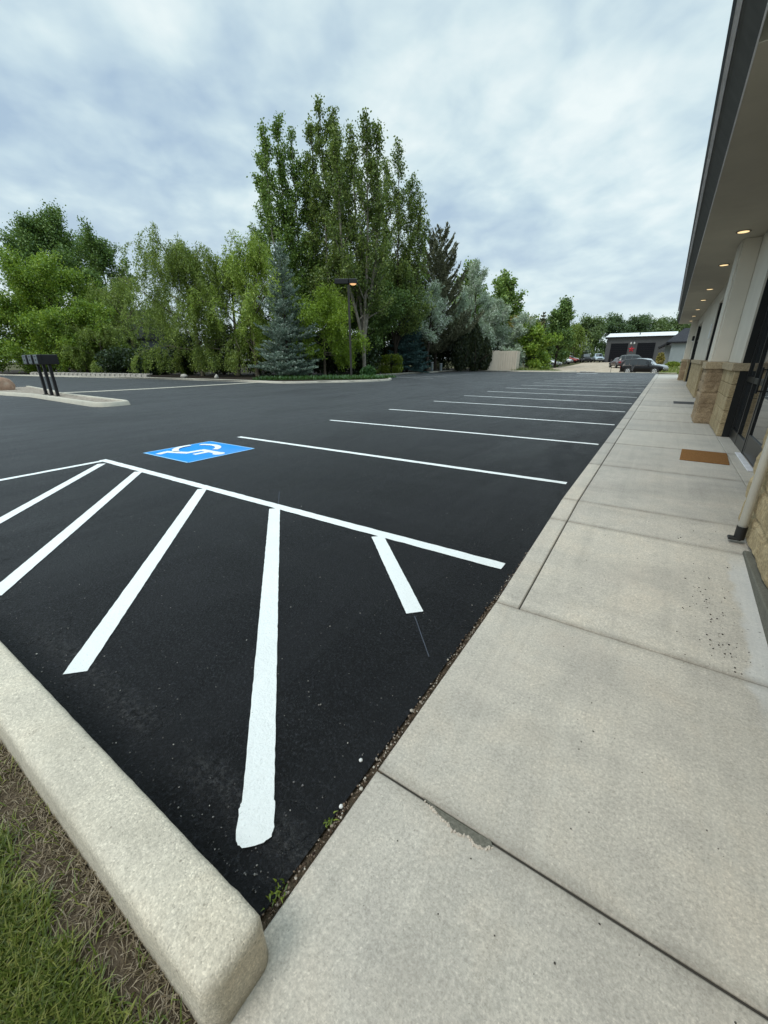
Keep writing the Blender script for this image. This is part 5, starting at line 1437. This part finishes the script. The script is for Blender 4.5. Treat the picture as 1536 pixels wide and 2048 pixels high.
def MT(op, a, b=0.0):
    o = N('ShaderNodeMath', operation=op)
    for i, v in enumerate((a, b)):
        if isinstance(v, (int, float)): o.inputs[i].default_value = v
        else: lk(v, o.inputs[i])
    return o.outputs[0]
zc = MT('MAXIMUM', sp.outputs[2], 0.0); zd = MT('ADD', zc, .26)
u = MT('DIVIDE', sp.outputs[0], zd); v = MT('DIVIDE', sp.outputs[1], zd)
cb = N('ShaderNodeCombineXYZ'); lk(u, cb.inputs[0]); lk(v, cb.inputs[1])
def cloud_noise(scale, rot, sc_, loc, det=5, rough=.55, dist=.5):
    mp = N('ShaderNodeMapping'); mp.inputs['Rotation'].default_value = (0, 0, R(rot)); mp.inputs['Scale'].default_value = (*sc_, 1); mp.inputs['Location'].default_value = (*loc, 0)
    lk(cb.outputs[0], mp.inputs[0])
    nz_ = N('ShaderNodeTexNoise'); nz_.inputs['Scale'].default_value = scale; nz_.inputs['Detail'].default_value = det; nz_.inputs['Roughness'].default_value = rough; nz_.inputs['Distortion'].default_value = dist
    lk(mp.outputs[0], nz_.inputs['Vector']); return nz_.outputs['Fac']
n1 = cloud_noise(.75, 25, (1, 1.5), (3.1, 1.7), 5, .5, .4)
n2 = cloud_noise(2.0, 40, (1.0, 1.0), (0.4, 5.2), 5, .50, .2)
n3 = cloud_noise(6.0, 40, (1.0, 1.0), (2.4, 1.2), 4, .5, .2)
nn = MT('ADD', MT('MULTIPLY', n1, .36), MT('ADD', MT('MULTIPLY', n2, .38), MT('MULTIPLY', n3, .26)))
rp = N('ShaderNodeValToRGB'); cr = rp.color_ramp
st = [(.40, (.45, .60, .75)), (.475, (.60, .76, .85)), (.53, (.74, .895, .935)), (.61, (.95, 1.05, 1.045))]
while len(cr.elements) < len(st): cr.elements.new(.5)
for e, (p, c) in zip(cr.elements, st): e.position = p; e.color = (*c, 1)
lk(nn, rp.inputs[0])
# haze near the horizon, brighter cloud overhead (as under any overcast)
hz = N('ShaderNodeMapRange'); lk(zc, hz.inputs[0]); hz.inputs[1].default_value = 0; hz.inputs[2].default_value = .30; hz.inputs[3].default_value = .65; hz.inputs[4].default_value = 0
mx = N('ShaderNodeMix', data_type='RGBA'); lk(hz.outputs[0], mx.inputs[0]); lk(rp.outputs[0], mx.inputs[6]); mx.inputs[7].default_value = (.78, .90, .93, 1)
ov = N('ShaderNodeMapRange', interpolation_type='SMOOTHSTEP'); lk(zc, ov.inputs[0]); ov.inputs[1].default_value = .62; ov.inputs[2].default_value = 1.0; ov.inputs[3].default_value = 1.0; ov.inputs[4].default_value = 2.8
bg2 = N('ShaderNodeBackground'); lk(mx.outputs[2], bg2.inputs[0]); lk(ov.outputs[0], bg2.inputs[1])
mixs.inputs[0].default_value = .88; lk(bg1.outputs[0], mixs.inputs[1]); lk(bg2.outputs[0], mixs.inputs[2]); lk(mixs.outputs[0], out.inputs[0])

sun = bpy.data.lights.new('sun', 'SUN'); sun.energy = 1.5; sun.angle = R(24); sun.color = (1.0, .94, .85)
so = bpy.data.objects.new('sun', sun); C.objects.link(so)
sd = Vector((math.cos(SUN_AZ)*math.cos(SUN_EL), math.sin(SUN_AZ)*math.cos(SUN_EL), math.sin(SUN_EL)))
so.rotation_euler = sd.to_track_quat('Z', 'Y').to_euler(); so.location = sd*60

p_, r_c, y_c = .362305331, -.00628242558, .588009795
f0 = Vector((-math.sin(y_c), math.cos(y_c), 0)); r0 = Vector((math.cos(y_c), math.sin(y_c), 0)); u0 = Vector((0, 0, 1))
ff = f0*math.cos(p_)-u0*math.sin(p_); uu = f0*math.sin(p_)+u0*math.cos(p_)
rr = r0*math.cos(r_c)+uu*math.sin(r_c); up = -r0*math.sin(r_c)+uu*math.cos(r_c)
cam = bpy.data.cameras.new('camera'); co = bpy.data.objects.new('camera', cam); C.objects.link(co)
mw = Matrix((( rr.x, up.x, -ff.x, 0), (rr.y, up.y, -ff.y, 0), (rr.z, up.z, -ff.z, 1.4), (0, 0, 0, 1)))
co.matrix_world = mw
cam.sensor_fit = 'HORIZONTAL'; cam.sensor_width = 36; cam.lens = 803.33/1536*36
cam.clip_start = .05; cam.clip_end = 6000
sc.camera = co

sc.render.engine = 'CYCLES'
sc.view_settings.view_transform = 'Standard'; sc.view_settings.look = 'None'; sc.view_settings.exposure = 0; sc.view_settings.gamma = 1
sc.cycles.use_denoising = True
sc.cycles.max_bounces = 6; sc.cycles.diffuse_bounces = 3; sc.cycles.glossy_bounces = 3; sc.cycles.transmission_bounces = 4; sc.cycles.transparent_max_bounces = 4
sc.render.resolution_x = 768; sc.render.resolution_y = 1024
